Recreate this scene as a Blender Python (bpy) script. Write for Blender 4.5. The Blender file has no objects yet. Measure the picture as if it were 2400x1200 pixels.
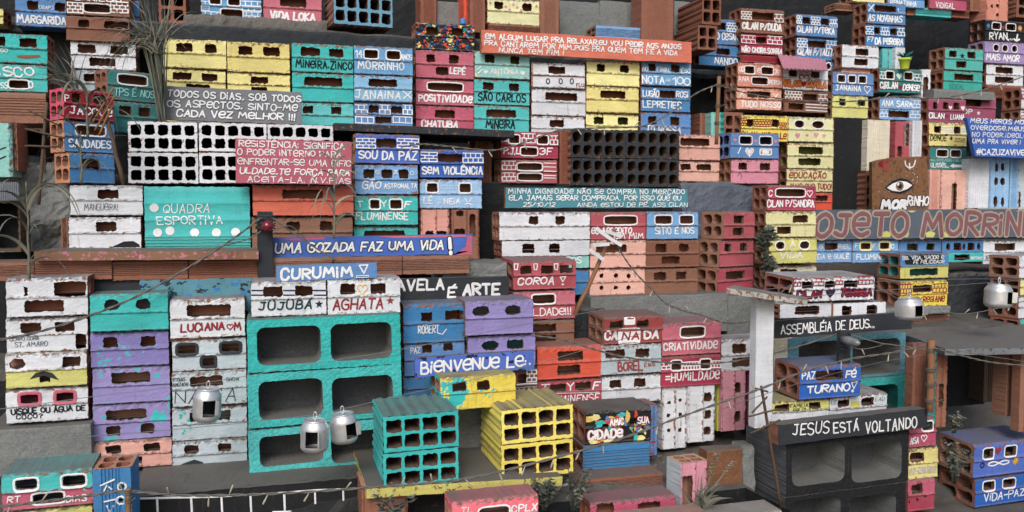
import bpy, math, random, unicodedata
from mathutils import Matrix, Vector
import numpy as np
random.seed(7)
SC = bpy.context.scene
COL = SC.collection
R = math.radians
# ------------------------------------------------------------------ camera, sky, sun, exposure
FPX, YAW, PITCH, ZC = 2000.0, R(16.0), R(3.4), 1.0
cam_d = bpy.data.cameras.new('camera'); cam = bpy.data.objects.new('camera', cam_d); COL.objects.link(cam)
cam.location = (0, 0, ZC); cam.rotation_euler = (R(90) - PITCH, 0, -YAW)
cam_d.sensor_width = 36.0; cam_d.lens = FPX / 2400 * 36.0; cam_d.clip_start = 0.05; cam_d.clip_end = 500
cam_d.dof.use_dof = True; cam_d.dof.focus_distance = 2.35; cam_d.dof.aperture_fstop = 9.0
SC.camera = cam
SUN_EL, SUN_AZ = R(40), R(-158)      # high, behind the camera's left shoulder; overcast
w = bpy.data.worlds.new('World'); SC.world = w; w.use_nodes = True
nt = w.node_tree; nt.nodes.clear()
wo = nt.nodes.new('ShaderNodeOutputWorld'); bg = nt.nodes.new('ShaderNodeBackground'); sky = nt.nodes.new('ShaderNodeTexSky')
sky.sky_type = 'NISHITA'; sky.sun_disc = False; sky.sun_elevation = SUN_EL; sky.sun_rotation = SUN_AZ
sky.air_density = 1.0; sky.dust_density = 3.0; sky.ozone_density = 0.6
bg.inputs['Strength'].default_value = 0.105
nt.links.new(sky.outputs[0], bg.inputs['Color']); nt.links.new(bg.outputs[0], wo.inputs['Surface'])
sd = bpy.data.lights.new('sun', 'SUN'); sd.energy = 1.35; sd.angle = R(28); sd.color = (0.99, 0.99, 1.0)
sun = bpy.data.objects.new('sun', sd); COL.objects.link(sun)
sdir = Vector((math.sin(SUN_AZ) * math.cos(SUN_EL), math.cos(SUN_AZ) * math.cos(SUN_EL), math.sin(SUN_EL)))
sun.rotation_euler = sdir.to_track_quat('Z', 'Y').to_euler()
SC.view_settings.view_transform = 'Standard'; SC.view_settings.look = 'None'
SC.view_settings.exposure = 0.38; SC.view_settings.gamma = 1.0
SC.cycles.use_denoising = True
SC.cycles.max_bounces = 6; SC.cycles.diffuse_bounces = 4

# ------------------------------------------------------------------ photo ray -> point on a real plane
FW = Vector((math.sin(YAW) * math.cos(PITCH), math.cos(YAW) * math.cos(PITCH), -math.sin(PITCH)))
RT = Vector((math.cos(YAW), -math.sin(YAW), 0)); UP = RT.cross(FW)
CAM = Vector((0, 0, ZC))
def ray(px, py): return FW + RT * ((px - 1200) / FPX) + UP * (-(py - 600) / FPX)
def P(px, py, Y):
    d = ray(px, py); return CAM + d * (Y / d.y)
def onplane(px, py, o, n):
    d = ray(px, py); return CAM + d * ((o - CAM).dot(n) / d.dot(n))

# ------------------------------------------------------------------ colours and materials
def s2l(c): return tuple((v / 255 / 12.92) if v <= 10 else ((v / 255 + .055) / 1.055) ** 2.4 for v in c)
PAL = dict(teal=(60, 190, 188), tealD=(46, 132, 130), tealM=(78, 142, 158), tealP=(148, 208, 202), tealG=(66, 180, 168), blue=(104, 164, 214), blueM=(64, 130, 188), blueL=(140, 190, 228),
    blueD=(28, 94, 188), navy=(24, 34, 78), white=(222, 225, 230), whiteW=(196, 192, 184), whiteG=(186, 199, 206), yellow=(236, 224, 140), yellowP=(226, 221, 163), yellowG=(210, 206, 112), olive=(112, 116, 50),
    pink=(194, 88, 112), pinkL=(214, 134, 156), crimson=(176, 56, 78), red=(146, 24, 32), hot=(238, 84, 112), wine=(120, 24, 40), orange=(222, 82, 46), orangeS=(216, 108, 78), salmon=(226, 164, 148),
    salmonD=(220, 140, 116), plum=(164, 78, 106), purple=(140, 128, 190), lilac=(152, 130, 182), brown=(138, 92, 70), clay=(150, 98, 76), clayD=(112, 76, 58), clayL=(206, 146, 108), charcoal=(50, 54, 59),
    black=(31, 33, 36), grey=(120, 124, 128), concrete=(128, 131, 129), dust=(106, 102, 96), cream=(216, 206, 182), wood=(138, 98, 68), woodD=(92, 72, 56), gold=(226, 176, 40), amber=(226, 130, 30),
    dkred=(150, 26, 34), ink=(26, 34, 42), inkT=(14, 60, 66), rust=(138, 92, 96), yellowS=(236, 212, 66), rose=(176, 66, 96), putty=(176, 166, 146), letter=(240, 241, 243), cyan=(92, 156, 182), umber=(98, 66, 46), stone=(88, 91, 95), lime=(196, 214, 70), slate=(94, 102, 116), green=(70, 84, 60))
MATS = {}
def N(t, ty, **k):
    n = t.nodes.new(ty)
    for a, b in k.items():
        if a in n.inputs: n.inputs[a].default_value = b
        else: setattr(n, a, b)
    return n
def mixc(t, f, a, b, blend='MIX'):
    m = t.nodes.new('ShaderNodeMix'); m.data_type = 'RGBA'; m.blend_type = blend
    for s, v in ((m.inputs[0], f), (m.inputs[6], a), (m.inputs[7], b)):
        if isinstance(v, bpy.types.NodeSocket): t.links.new(v, s)
        elif isinstance(v, (int, float)): s.default_value = v
        else: s.default_value = (*v[:3], 1)
    return m.outputs[2]
def mth(t, op, a, b=None, c=None, clamp=False):
    m = t.nodes.new('ShaderNodeMath'); m.operation = op; m.use_clamp = clamp
    for i, v in enumerate((a, b, c)):
        if v is None: continue
        if isinstance(v, bpy.types.NodeSocket): t.links.new(v, m.inputs[i])
        else: m.inputs[i].default_value = v
    return m.outputs[0]
def sstep(t, v, lo, hi):
    m = t.nodes.new('ShaderNodeMapRange'); m.interpolation_type = 'SMOOTHSTEP'
    t.links.new(v, m.inputs[0]); m.inputs[1].default_value = lo; m.inputs[2].default_value = hi
    return m.outputs[0]
def noise(t, scale, detail=4, rough=.55, vec=None, off=0.0, stretch=None):
    n = N(t, 'ShaderNodeTexNoise', Scale=scale, Detail=detail, Roughness=rough)
    if vec is not None:
        if off or stretch:
            mp = t.nodes.new('ShaderNodeMapping'); mp.inputs[1].default_value = (off, off * 1.7, -off)
            if stretch: mp.inputs[3].default_value = stretch
            t.links.new(vec, mp.inputs[0]); vec = mp.outputs[0]
        t.links.new(vec, n.inputs[0])
    return n.outputs[0]
GAIN = 0.98
def alb(c):
    c = PAL[c] if isinstance(c, str) else c
    return tuple(min(.82, v * GAIN) for v in s2l(c))
def paint(c, chip=.5, under='clay', dust=.75, splash=None, rough=.78, bump=.35, multi=None, grime=1.0, coarse=False):
    """Weathered paint (or bare clay, concrete): uneven coat, chips down to `under` along worn edges, dust on what faces up."""
    key = (c, chip, under, dust, splash, rough, bump, multi, grime, coarse)
    if key in MATS: return MATS[key]
    m = bpy.data.materials.new('painted_' + (c if isinstance(c, str) else 'tone')); m.use_nodes = True
    t = m.node_tree; t.nodes.clear()
    out = t.nodes.new('ShaderNodeOutputMaterial'); bs = t.nodes.new('ShaderNodeBsdfPrincipled'); t.links.new(bs.outputs[0], out.inputs[0])
    geo = t.nodes.new('ShaderNodeNewGeometry'); pos = geo.outputs['Position']; oi = t.nodes.new('ShaderNodeObjectInfo')
    base = alb(c)
    n1 = noise(t, 11, 4, .6, pos); n2 = noise(t, 75, 6, .72, pos, 3.1); n3 = noise(t, 34, 5, .6, pos, 7.7, (1, 1, 2.2)); n4 = noise(t, 260, 3, .6, pos, 1.3)
    hv = t.nodes.new('ShaderNodeHueSaturation'); hv.inputs['Color'].default_value = (*base, 1)
    t.links.new(mth(t, 'MULTIPLY_ADD', oi.outputs['Random'], .014, .493), hv.inputs['Hue'])
    t.links.new(mth(t, 'MULTIPLY_ADD', oi.outputs['Random'], -.16, 1.0), hv.inputs['Saturation'])
    vv = mth(t, 'MULTIPLY_ADD', n1, .5, mth(t, 'MULTIPLY_ADD', oi.outputs['Random'], .16, .66)); t.links.new(vv, hv.inputs['Value'])
    nb = noise(t, 60, 3, .6, pos, 8.2, (.35, .35, 2.6))
    colr = mixc(t, 1.0, hv.outputs[0], mixc(t, nb, (.80, .80, .80), (1.16, 1.16, 1.16)), 'MULTIPLY')
    nr = noise(t, 85, 4, .65, pos, 4.4, (1, 1, .10))
    if multi:
        for i, mc in enumerate(multi):
            nz = noise(t, 34 + 9 * i, 3, .6, pos, 11.3 * (i + 1), (1, 1, 1.6))
            colr = mixc(t, sstep(t, nz, .59, .60), colr, alb(mc))
    if splash:
        nz = noise(t, 13, 6, .62, pos, 5.5); nz2 = noise(t, 55, 2, .5, pos, 9.0)
        colr = mixc(t, mth(t, 'MAXIMUM', sstep(t, nz, .585, .595), sstep(t, nz2, .67, .68)), colr, alb(splash))
    if coarse:
        n5 = noise(t, 160, 4, .75, pos, 6.0); colr = mixc(t, 1.0, colr, mixc(t, n5, (.35, .35, .36), (1.6, 1.6, 1.58)), 'MULTIPLY')
    # rubbed, dirty streaks and speckles
    colr = mixc(t, mth(t, 'MULTIPLY', sstep(t, n3, .56, .82), .24 * grime), colr, alb('dust'))
    colr = mixc(t, mth(t, 'MULTIPLY', sstep(t, n4, .68, .74), .55 * grime), colr, alb('woodD'))
    colr = mixc(t, mth(t, 'MULTIPLY', sstep(t, nr, .57, .80), .42 * grime), colr, alb('woodD'))
    # chips
    at = N(t, 'ShaderNodeAttribute', attribute_name='wear')
    wm = mth(t, 'MULTIPLY_ADD', at.outputs['Fac'], .36 * chip ** .5 if chip else 0.0, n2)
    cm = sstep(t, wm, .80 - .11 * chip, .825 - .11 * chip)
    cu = mixc(t, n3, alb(under), tuple(v * .7 for v in alb(under)))
    colr = mixc(t, cm, colr, cu)
    # dust settled on upward faces
    sx = t.nodes.new('ShaderNodeSeparateXYZ'); t.links.new(geo.outputs['Normal'], sx.inputs[0])
    dm = mth(t, 'MULTIPLY', sstep(t, sx.outputs[2], .35, .95), mth(t, 'MULTIPLY_ADD', n1, .9, dust - .45, True), clamp=True)
    colr = mixc(t, dm, colr, alb('dust'))
    t.links.new(colr, bs.inputs['Base Color'])
    bs.inputs['Roughness'].default_value = rough; bs.inputs['Specular IOR Level'].default_value = .28
    bp = N(t, 'ShaderNodeBump', Strength=bump, Distance=.004 if not coarse else .003)
    if coarse:
        hn = mth(t, 'MULTIPLY_ADD', noise(t, 190, 5, .7, pos, 2.0), .9, mth(t, 'MULTIPLY', n2, .6))
    else:
        hn = mth(t, 'MULTIPLY_ADD', cm, -.5, mth(t, 'MULTIPLY_ADD', n4, .35, n2))
    t.links.new(hn, bp.inputs['Height']); t.links.new(bp.outputs[0], bs.inputs['Normal'])
    MATS[key] = m; return m
def letter(c):
    return paint('letter' if c == 'white' else c, chip=.06, under='grey', dust=.1, bump=.15, grime=.25)
def plain(c, rough=.6, metal=0.0, name=None, trans=0.0, spec=.4, bumps=0.0):
    key = ('plain', c, rough, metal, trans, bumps)
    if key in MATS: return MATS[key]
    m = bpy.data.materials.new(name or 'surface'); m.use_nodes = True; t = m.node_tree; bs = t.nodes['Principled BSDF']
    g = t.nodes.new('ShaderNodeNewGeometry'); nz = noise(t, 60, 4, .6, g.outputs['Position'])
    b = alb(c); t.links.new(mixc(t, nz, tuple(v * .72 for v in b), tuple(min(.85, v * 1.25) for v in b)), bs.inputs['Base Color'])
    bs.inputs['Roughness'].default_value = rough; bs.inputs['Metallic'].default_value = metal; bs.inputs['Transmission Weight'].default_value = trans
    bs.inputs['Specular IOR Level'].default_value = spec
    if bumps:
        bp = N(t, 'ShaderNodeBump', Strength=bumps, Distance=.002); t.links.new(noise(t, 120, 4, .6, g.outputs['Position'], 4.0), bp.inputs['Height']); t.links.new(bp.outputs[0], bs.inputs['Normal'])
    MATS[key] = m; return m

# ------------------------------------------------------------------ mesh collector
class MB:
    def __init__(s): s.v = []; s.f = []; s.m = []; s.w = []; s.sm = []
    def add(s, vs, fs, mi=0, wear=0.0, smooth=False):
        o = len(s.v); s.v += [tuple(p) for p in vs]
        s.w += list(wear) if hasattr(wear, '__len__') else [wear] * len(vs)
        for f in fs: s.f.append(tuple(i + o for i in f)); s.m.append(mi); s.sm.append(smooth)
    def box(s, x0, y0, z0, x1, y1, z1, mi=0, j=0.0, wear=.5):
        q = lambda a: a + random.uniform(-j, j)
        vs = [(q(x), q(y), q(z)) for x in (x0, x1) for y in (y0, y1) for z in (z0, z1)]
        s.add(vs, [(0, 1, 3, 2), (4, 6, 7, 5), (0, 4, 5, 1), (2, 3, 7, 6), (0, 2, 6, 4), (1, 5, 7, 3)], mi, wear)
    def tube(s, pts, r, n=6, mi=0, cap=True):
        pts = [Vector(p) for p in pts]; rs = r if hasattr(r, '__len__') else [r] * len(pts)
        ring = []; vs = []; ref = Vector((.31, .17, .93))
        for i, p in enumerate(pts):
            d = (pts[min(i + 1, len(pts) - 1)] - pts[max(i - 1, 0)]).normalized()
            a = d.cross(ref)
            if a.length < 1e-4: a = d.cross(Vector((1, 0, 0)))
            a.normalize(); b = d.cross(a)
            for k in range(n):
                t = 2 * math.pi * k / n; vs.append(p + (a * math.cos(t) + b * math.sin(t)) * rs[i])
        fs = [(i * n + k, i * n + (k + 1) % n, (i + 1) * n + (k + 1) % n, (i + 1) * n + k) for i in range(len(pts) - 1) for k in range(n)]
        if cap: fs += [tuple(range(n))[::-1], tuple((len(pts) - 1) * n + k for k in range(n))]
        s.add(vs, fs, mi, 0.0, True)
    def build(s, name, mats, parent=None, mw=None):
        me = bpy.data.meshes.new(name); me.from_pydata(s.v, [], s.f); me.update()
        for m in mats: me.materials.append(m)
        me.polygons.foreach_set('material_index', s.m); me.polygons.foreach_set('use_smooth', s.sm)
        a = me.attributes.new('wear', 'FLOAT', 'POINT'); a.data.foreach_set('value', s.w)
        o = bpy.data.objects.new(name, me); COL.objects.link(o)
        if parent is not None: o.parent = parent
        if mw is not None: o.matrix_world = mw
        return o
def tag(o, label, cat, group=None):
    o['label'] = label; o['category'] = cat
    if group: o['group'] = group
    return o
def struct(o): o['kind'] = 'structure'; return o

# ------------------------------------------------------------------ brick faces
def near(lines, edges, tol):
    return sorted([l for l in lines if all(abs(l - e) > tol for e in edges)] + list(edges))
def cove(v):
    t = (v * 2) % 1.0 if 0 < v < 1 else 0.0
    y = .0048 * min(1.0, t / .14, (1 - t) / .10) if t else 0.0
    if v > .94: y += .012 * (v - .94) / .06
    if v < .03: y += .004 * (.03 - v) / .03
    return y
def flat(v): return 0.0
def ribs(v):
    y = 0.0
    if .2 < v < .8: y = .003 if int(v * 22) % 2 else 0.0
    if v > .97: y += .006
    return y
def panelled(v):                                            # wide teal panel: several shallow bands over a ribbed foot
    if v < .2: return .003 if int(v * 40) % 2 else 0.0
    y = .005 * max(0.0, math.sin(math.pi * (((v - .2) / .27) % 1.0))) ** .6
    return y + (.012 * (v - .92) / .08 if v > .92 else 0)
ZL = {'cove': [0, .03, .07, .14, .24, .34, .42, .45, .475, .5, .53, .57, .66, .76, .86, .92, .955, 1],
      'ribs': sorted(set([0, .1, .2, .8, .9, .97, 1] + [round(i / 22 + e, 4) for i in range(5, 18) for e in (-.006, .006)])),
      'panelled': sorted(set([0] + [round(i / 40 + e, 4) for i in range(1, 8) for e in (-.004, .004)] + [i / 26 for i in range(6, 26)] + [.96, 1])),
      'flat': [i / 14 for i in range(15)]}
PROF = dict(cove=cove, ribs=ribs, panelled=panelled, flat=flat)
def face(mb, W, H, holes, prof='cove', mup=0, mlow=1, rev=.010, mrev=2, fn=None, jit=1.0, step=.0065, skip=None, ragged=1.0):
    """A front with real openings: holes = (x0, z0, x1, z1, n); fn maps (x, depth, z) to the brick. Returns border runs."""
    pf = PROF[prof]; tol = .0028
    ex = sorted(set(round(e, 5) for h in holes for e in (h[0], h[2]))); ez = sorted(set(round(e, 5) for h in holes for e in (h[1], h[3])))
    def thin(e):
        o = []
        for a in e:
            if not o or a - o[-1] > .0004: o.append(a)
        return o
    ex, ez = thin(ex), thin(ez)
    nx = max(5, int(W / step))
    xs = near([W * i / nx for i in range(nx + 1)], [e for e in ex if .001 < e < W - .001], tol)
    xs = [0.0] + [x for x in xs if 0.0005 < x < W - .0005] + [W]
    zs = near([H * v for v in ZL[prof]], [e for e in ez if .001 < e < H - .001], tol * .8)
    zs = [0.0] + [z for z in zs if 0.0005 < z < H - .0005] + [H]
    # no cell much taller than `step` around the openings, so that their corners round off
    zz = [zs[0]]
    for z in zs[1:]:
        k = int((z - zz[-1]) / (step * 1.3)); a = zz[-1]
        zz += [a + (z - a) * (i + 1) / (k + 1) for i in range(k)] + [z]
    zs = zz
    inside = lambda x, z: any(h[0] - .0006 < x < h[2] + .0006 and h[1] - .0006 < z < h[3] + .0006 for h in holes)
    nX, nZ = len(xs), len(zs); keep = {}
    used = set()
    for i in range(nX - 1):
        for k in range(nZ - 1):
            cx, cz = (xs[i] + xs[i + 1]) / 2, (zs[k] + zs[k + 1]) / 2
            ok = not any(h[0] < cx < h[2] and h[1] < cz < h[3] for h in holes); keep[i, k] = ok
            if ok: used |= {(i, k), (i + 1, k), (i, k + 1), (i + 1, k + 1)}
    idx = {}; vs = []; wr = []
    U = random.uniform
    for (i, k) in sorted(used):
        x, z = xs[i], zs[k]; v = z / H; bx = i in (0, nX - 1); bz = k in (0, nZ - 1)
        y = pf(v); wear = 0.0
        hb = None
        for h in holes:
            if h[0] - .0006 <= x <= h[2] + .0006 and h[1] - .0006 <= z <= h[3] + .0006:
                hb = h; break
        if hb:
            cx, cz, rx, rz_ = (hb[0] + hb[2]) / 2, (hb[1] + hb[3]) / 2, (hb[2] - hb[0]) / 2, (hb[3] - hb[1]) / 2
            dx, dz, n = (x - cx) / rx, (z - cz) / rz_, hb[4]
            s_ = 1.0
            if n < 3: s_ = (abs(dx) ** n + abs(dz) ** n) ** (-1 / n) if (dx or dz) else 1
            else:                                            # rounded corners only
                cr = min(rx, rz_) * (.72 if n < 4.5 else .42 if n < 5.5 else .26); ax, az = abs(dx) * rx - (rx - cr), abs(dz) * rz_ - (rz_ - cr)
                if ax > 0 and az > 0:
                    l = math.hypot(ax, az); ax, az = ax / l * cr, az / l * cr
                    dx = math.copysign((rx - cr + ax) / rx, dx); dz = math.copysign((rz_ - cr + az) / rz_, dz)
            x, z = cx + dx * s_ * rx + U(-1, 1) * .0016 * ragged, cz + dz * s_ * rz_ + U(-1, 1) * .0019 * ragged; wear = .55
        else:
            if not bx: x += U(-1, 1) * .0008
            if not bz and not bx: z += U(-1, 1) * .0005
        if bx: x += U(-1, .3) * .0012 * jit * (1 if i else -1); wear = .7
        if bz: z += U(-1, .3) * .0016 * jit * (1 if k else -1); wear = 1.0
        if prof == 'cove' and abs(v - .5) < .025:
            y += U(-1, 1) * .0014 * jit; z += U(-1, 1) * .0012 * jit; wear = 1.0
        elif prof == 'cove' and abs(v - .5) < .055: wear = max(wear, .55)
        elif prof == 'cove' and v > .9: y += U(-1, 1) * .002 * jit; wear = .9
        elif prof == 'cove' and v < .08: wear = max(wear, .7)
        y += U(-1, 1) * .0003
        idx[i, k] = len(vs); vs.append((x, y, z)); wr.append(wear)
    fs0, fs1 = [], []; cnt = {}
    for (i, k), ok in keep.items():
        if not ok: continue
        q = (idx[i, k], idx[i + 1, k], idx[i + 1, k + 1], idx[i, k + 1])
        (fs0 if (zs[k] + zs[k + 1]) / 2 > H * .5 else fs1).append(q)
        for a, b in zip(q, q[1:] + q[:1]): cnt[a, b] = 1
    mp = fn or (lambda x, y, z: (x, y, z))
    o = len(mb.v)
    mb.add([mp(*p) for p in vs], [], 0, wr)
    for fl, mi in ((fs0, mup), (fs1, mlow)):
        for q in fl: mb.f.append(tuple(o + i for i in q)); mb.m.append(mi); mb.sm.append(False)
    inv = {n: ik for ik, n in idx.items()}
    for (a, b) in cnt:
        if (b, a) in cnt: continue
        (ia, ka), (ib, kb) = inv[a], inv[b]
        border = (ia == ib and ia in (0, nX - 1)) or (ka == kb and ka in (0, nZ - 1))
        if border: continue
        if skip and skip(vs[a], vs[b]): continue
        pa, pb = vs[a], vs[b]
        fq = [mp(*pa), mp(*pb), mp(pb[0], pb[1] + rev, pb[2]), mp(pa[0], pa[1] + rev, pa[2])]
        mb.add(fq, [(1, 0, 3, 2)], mrev, .3)
    return xs, zs, vs, idx, nX, nZ
def border(vs, idx, nX, nZ):
    top = [vs[idx[i, nZ - 1]] for i in range(nX)]; bot = [vs[idx[i, 0]] for i in range(nX)]
    lef = [vs[idx[0, k]] for k in range(nZ)]; rig = [vs[idx[nX - 1, k]] for k in range(nZ)]
    return top, bot, lef, rig
def strip(mb, run, f2, mi, flip=False, fn=None, wear=.5):
    mp = fn or (lambda x, y, z: (x, y, z)); n = len(run)
    vs = [mp(*p) for p in run] + [mp(*f2(p)) for p in run]
    fs = [((i, i + 1, n + i + 1, n + i) if not flip else (i + 1, i, n + i, n + i + 1)) for i in range(n - 1)]
    mb.add(vs, fs, mi, [wear] * n + [wear * .5] * n)
def hollow_brick(W, H, D, holes, prof='cove', fn=None, cells=True):
    """Brick lying with its cells left to right: a front with openings, pierced ends, cell walls, top, back.
    slots: 0 upper coat, 1 lower coat, 2 raw edges, 3 cell walls, 4 ends, 5 top"""
    mb = MB()
    xs, zs, vs, idx, nX, nZ = face(mb, W, H, holes, prof, fn=fn)
    top, bot, lef, rig = border(vs, idx, nX, nZ)
    rt = lambda p: random.uniform(-1, 1) * .0006
    strip(mb, top, lambda p: (p[0], D, H + rt(p)), 5, True, fn); strip(mb, bot, lambda p: (p[0], D, 0), 5, False, fn)
    g = fn or (lambda x, y, z: (x, y, z))
    mb.add([g(0, D, 0), g(W, D, 0), g(W, D, H), g(0, D, H)], [(3, 2, 1, 0)], 5, .2)
    pf = PROF[prof]
    eh = []
    if cells:
        t = .009 if D > .05 else .006; m = .0055; ww = (D - 2 * t - m) / 2; hh = (H - 2 * .009 - .007) / 2
        for a in (t, t + ww + m):
            for b in (.009, .009 + hh + .007): eh.append((a, b, a + ww, b + hh, 4.2))
    for side in (0, 1):
        ef = (lambda s, y, z, side=side: g(y if side == 0 else W - y, s + pf(max(0, min(1, z / H))) * (1 - s / D), z))
        face(mb, D, H, eh, 'flat', 4, 4, rev=W if (side == 0 and cells) else .004, mrev=3, fn=ef, jit=.4, step=.011,
             skip=(lambda a, b: a[0] < .026 and b[0] < .026 and abs(a[0] - b[0]) < .006 and min(a[0], b[0]) < t + .004) if cells else None)
    return mb
def cell_block(W, H, D, holes, ribbed=True, rough=.0, deep=None, ragged=.85):
    """Block lying with its cells towards us. slots: 0/1 face, 2 edges, 3 cell walls, 4 sides, 5 far end"""
    mb = MB()
    xs, zs, vs, idx, nX, nZ = face(mb, W, H, holes, 'flat', 0, 0, rev=deep or D * .96, mrev=3, ragged=ragged, step=.007)
    if rough:
        o = 0
        for n in range(len(vs)):
            x, y, z = mb.v[n]; mb.v[n] = (x + random.uniform(-1, 1) * rough * .3, y + random.uniform(-1, 1) * rough, z + random.uniform(-1, 1) * rough * .3)
            vs[n] = mb.v[n]
    top, bot, lef, rig = border(vs, idx, nX, nZ)
    a = .0017 if ribbed else 0.0
    ev = lambda n, i: a * (1 if (i // 2) % 2 else -1)
    def wob(run, ax):
        out = []
        for i, p in enumerate(run):
            q = list(p); q[ax] += ev(0, i); out.append(tuple(q))
        return out
    strip(mb, wob(top, 2), lambda p: (p[0], D, p[2]), 4, True); strip(mb, wob(bot, 2), lambda p: (p[0], D, p[2]), 4)
    strip(mb, wob(lef, 0), lambda p: (p[0], D, p[2]), 4); strip(mb, wob(rig, 0), lambda p: (p[0], D, p[2]), 4, True)
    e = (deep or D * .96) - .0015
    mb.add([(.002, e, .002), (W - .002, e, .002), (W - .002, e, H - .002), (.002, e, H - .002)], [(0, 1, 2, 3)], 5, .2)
    if deep: mb.add([(0, D, 0), (W, D, 0), (W, D, H), (0, D, H)], [(3, 2, 1, 0)], 4, .2)
    return mb

# ------------------------------------------------------------------ brush lettering: one bead of paint per stroke
G = {'A': '00 28 40;13 33', 'B': '00 08;~08 28 37 35 14 04;~14 34 42 30 00', 'C': '~46 38 18 06 02 10 30 42', 'D': '00 08;~08 28 46 42 20 00', 'E': '48 08 00 40;04 34', 'F': '48 08 00;04 34',
 'G': '~47 28 06 02 20 41 44;44 24', 'H': '00 08;40 48;04 44', 'I': '00 08', 'J': '18 48;~38 32 20 01', 'K': '00 08;48 04 40', 'L': '08 00 40', 'M': '00 18 33 58 60', 'N': '00 08 40 48', 'O': '~28 06 02 20 42 46 28',
 'P': '00 08;~08 28 47 45 24 04', 'Q': '~28 06 02 20 42 46 28;22 40', 'R': '00 08;~08 28 47 45 24 04;14 40', 'S': '~47 28 07 05 24 43 41 20 01', 'T': '08 48;28 20', 'U': '~08 02 20 42 48', 'V': '08 20 48',
 'W': '08 10 36 50 68', 'X': '00 48;08 40', 'Y': '08 24 48;24 20', 'Z': '08 48 00 40', '0': '~28 06 02 20 42 46 28', '1': '06 28 20', '2': '~07 28 47 45 22 00;00 40', '3': '~07 28 47 45 24;~24 44 42 20 01', '4': '30 38 03 43',
 '5': '48 08 05;~05 35 43 41 20 01', '7': '08 48 10', '8': '~28 06 24 42 20 02 24 46 28', '9': '~46 26 05 08 28 46 40', '.': '00 01', ',': '11 00', '!': '08 03;00 01', ':': '01 02;05 06', '-': '04 34', '/': '00 48',
 '?': '~07 28 46 24 22;20 21', '=': '02 42;05 45', '#': '10 28;30 48;03 53;05 55', '+': '04 44;22 26', 'e': '04 44;~44 47 28 06 02 20 41', 'i': '00 05;07 08', 'a': '~35 15 02 10 32 35;35 30', 'n': '00 05;~03 25 33 30', 'h': '00 08;~04 25 43 40',
 'u': '~05 01 20 32 35;35 30', 'q': '~35 15 03 12 33 35;35 30', 'ß': '~26 38 47 45 20;~26 18 07 05 20', '¢': '08 38 20 08;01 31 21', '×': '01 13;36 48;07 15;33 41', '¥': '02 13;46 35;22 22;06 15;40 33;28 25;20 23', '→': '04 64;46 64 42', '∞': '~44 26 05 03 22 44 66 85 83 62 44',
 '☾': '~48 17 04 11 40;~40 23 26 48', '(': '~28 06 02 20', '"': '08 06;28 26', '~': '~05 16 25 36', '↓': '28 20;02 20 42', '□': '00 08 48 40 00'}
def glyph(ch):
    d = unicodedata.normalize('NFD', ch); b = d[0]
    g = G.get(b) or G.get(b.upper()) or ''
    out = []; mw = 0
    for s in g.split(';'):
        if not s: continue
        sm = s[0] == '~'; pts = [(int(p[0], 16), int(p[1], 16) / 8) for p in s.strip('~').split()]
        mw = max([mw] + [p[0] for p in pts])
        if sm: pts = smooth(pts)
        out.append([(x / 8 * 1.15, y) for x, y in pts])
    wd = mw / 8 * 1.15; c = wd / 2; top = 1.0 if b not in 'i' else .78
    for a in d[1:]:
        if a == '\u0301': out.append([(c, top + .1), (c + .16, top + .3)])
        elif a == '\u0302': out.append([(c - .2, top + .1), (c, top + .28), (c + .2, top + .1)])
        elif a == '\u0303': out.append(smooth([(c - .25, top + .12), (c - .1, top + .26), (c + .1, top + .14), (c + .25, top + .28)]))
        elif a == '\u0327': out.append([(c, 0), (c + .1, -.12), (c - .1, -.24)])
        elif a == '\u0308': out += [[(c - .18, top + .12), (c - .18, top + .2)], [(c + .18, top + .12), (c + .18, top + .2)]]
    return out, wd
def smooth(p, n=4):
    cl = p[0] == p[-1]; q = ([p[-2]] + p + [p[1]]) if cl else ([p[0]] + p + [p[-1]]); o = []
    for i in range(1, len(q) - 2):
        a, b, c, d = q[i - 1:i + 3]
        for k in range(n):
            t = k / n
            o.append(tuple(.5 * (2 * b[j] + (c[j] - a[j]) * t + (2 * a[j] - 5 * b[j] + 4 * c[j] - d[j]) * t * t + (3 * b[j] - a[j] - 3 * c[j] + d[j]) * t ** 3) for j in (0, 1)))
    o.append(p[-1]); return o
def line_strokes(txt, x0, x1, zc, h, wob=.05):
    cur = 0; raw = []; gap = random.uniform(.18, .3); lean_ = random.uniform(-.04, .12); wob = random.uniform(.02, .08)
    for ch in txt:
        if ch == ' ': cur += .5; continue
        g, wd = glyph(ch); j = random.uniform(-wob, wob); sl = lean_ + random.uniform(-.07, .07); sc = random.uniform(.9, 1.1)
        for s in g: raw.append([(cur + x + sl * y, (y - .5) * sc + j) for x, y in s])
        cur += max(wd, .08) + gap
    cur = max(cur - gap, .1); k = (x1 - x0) / cur
    return [[(x0 + x * k, zc + y * h) for x, y in s] for s in raw]
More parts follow.
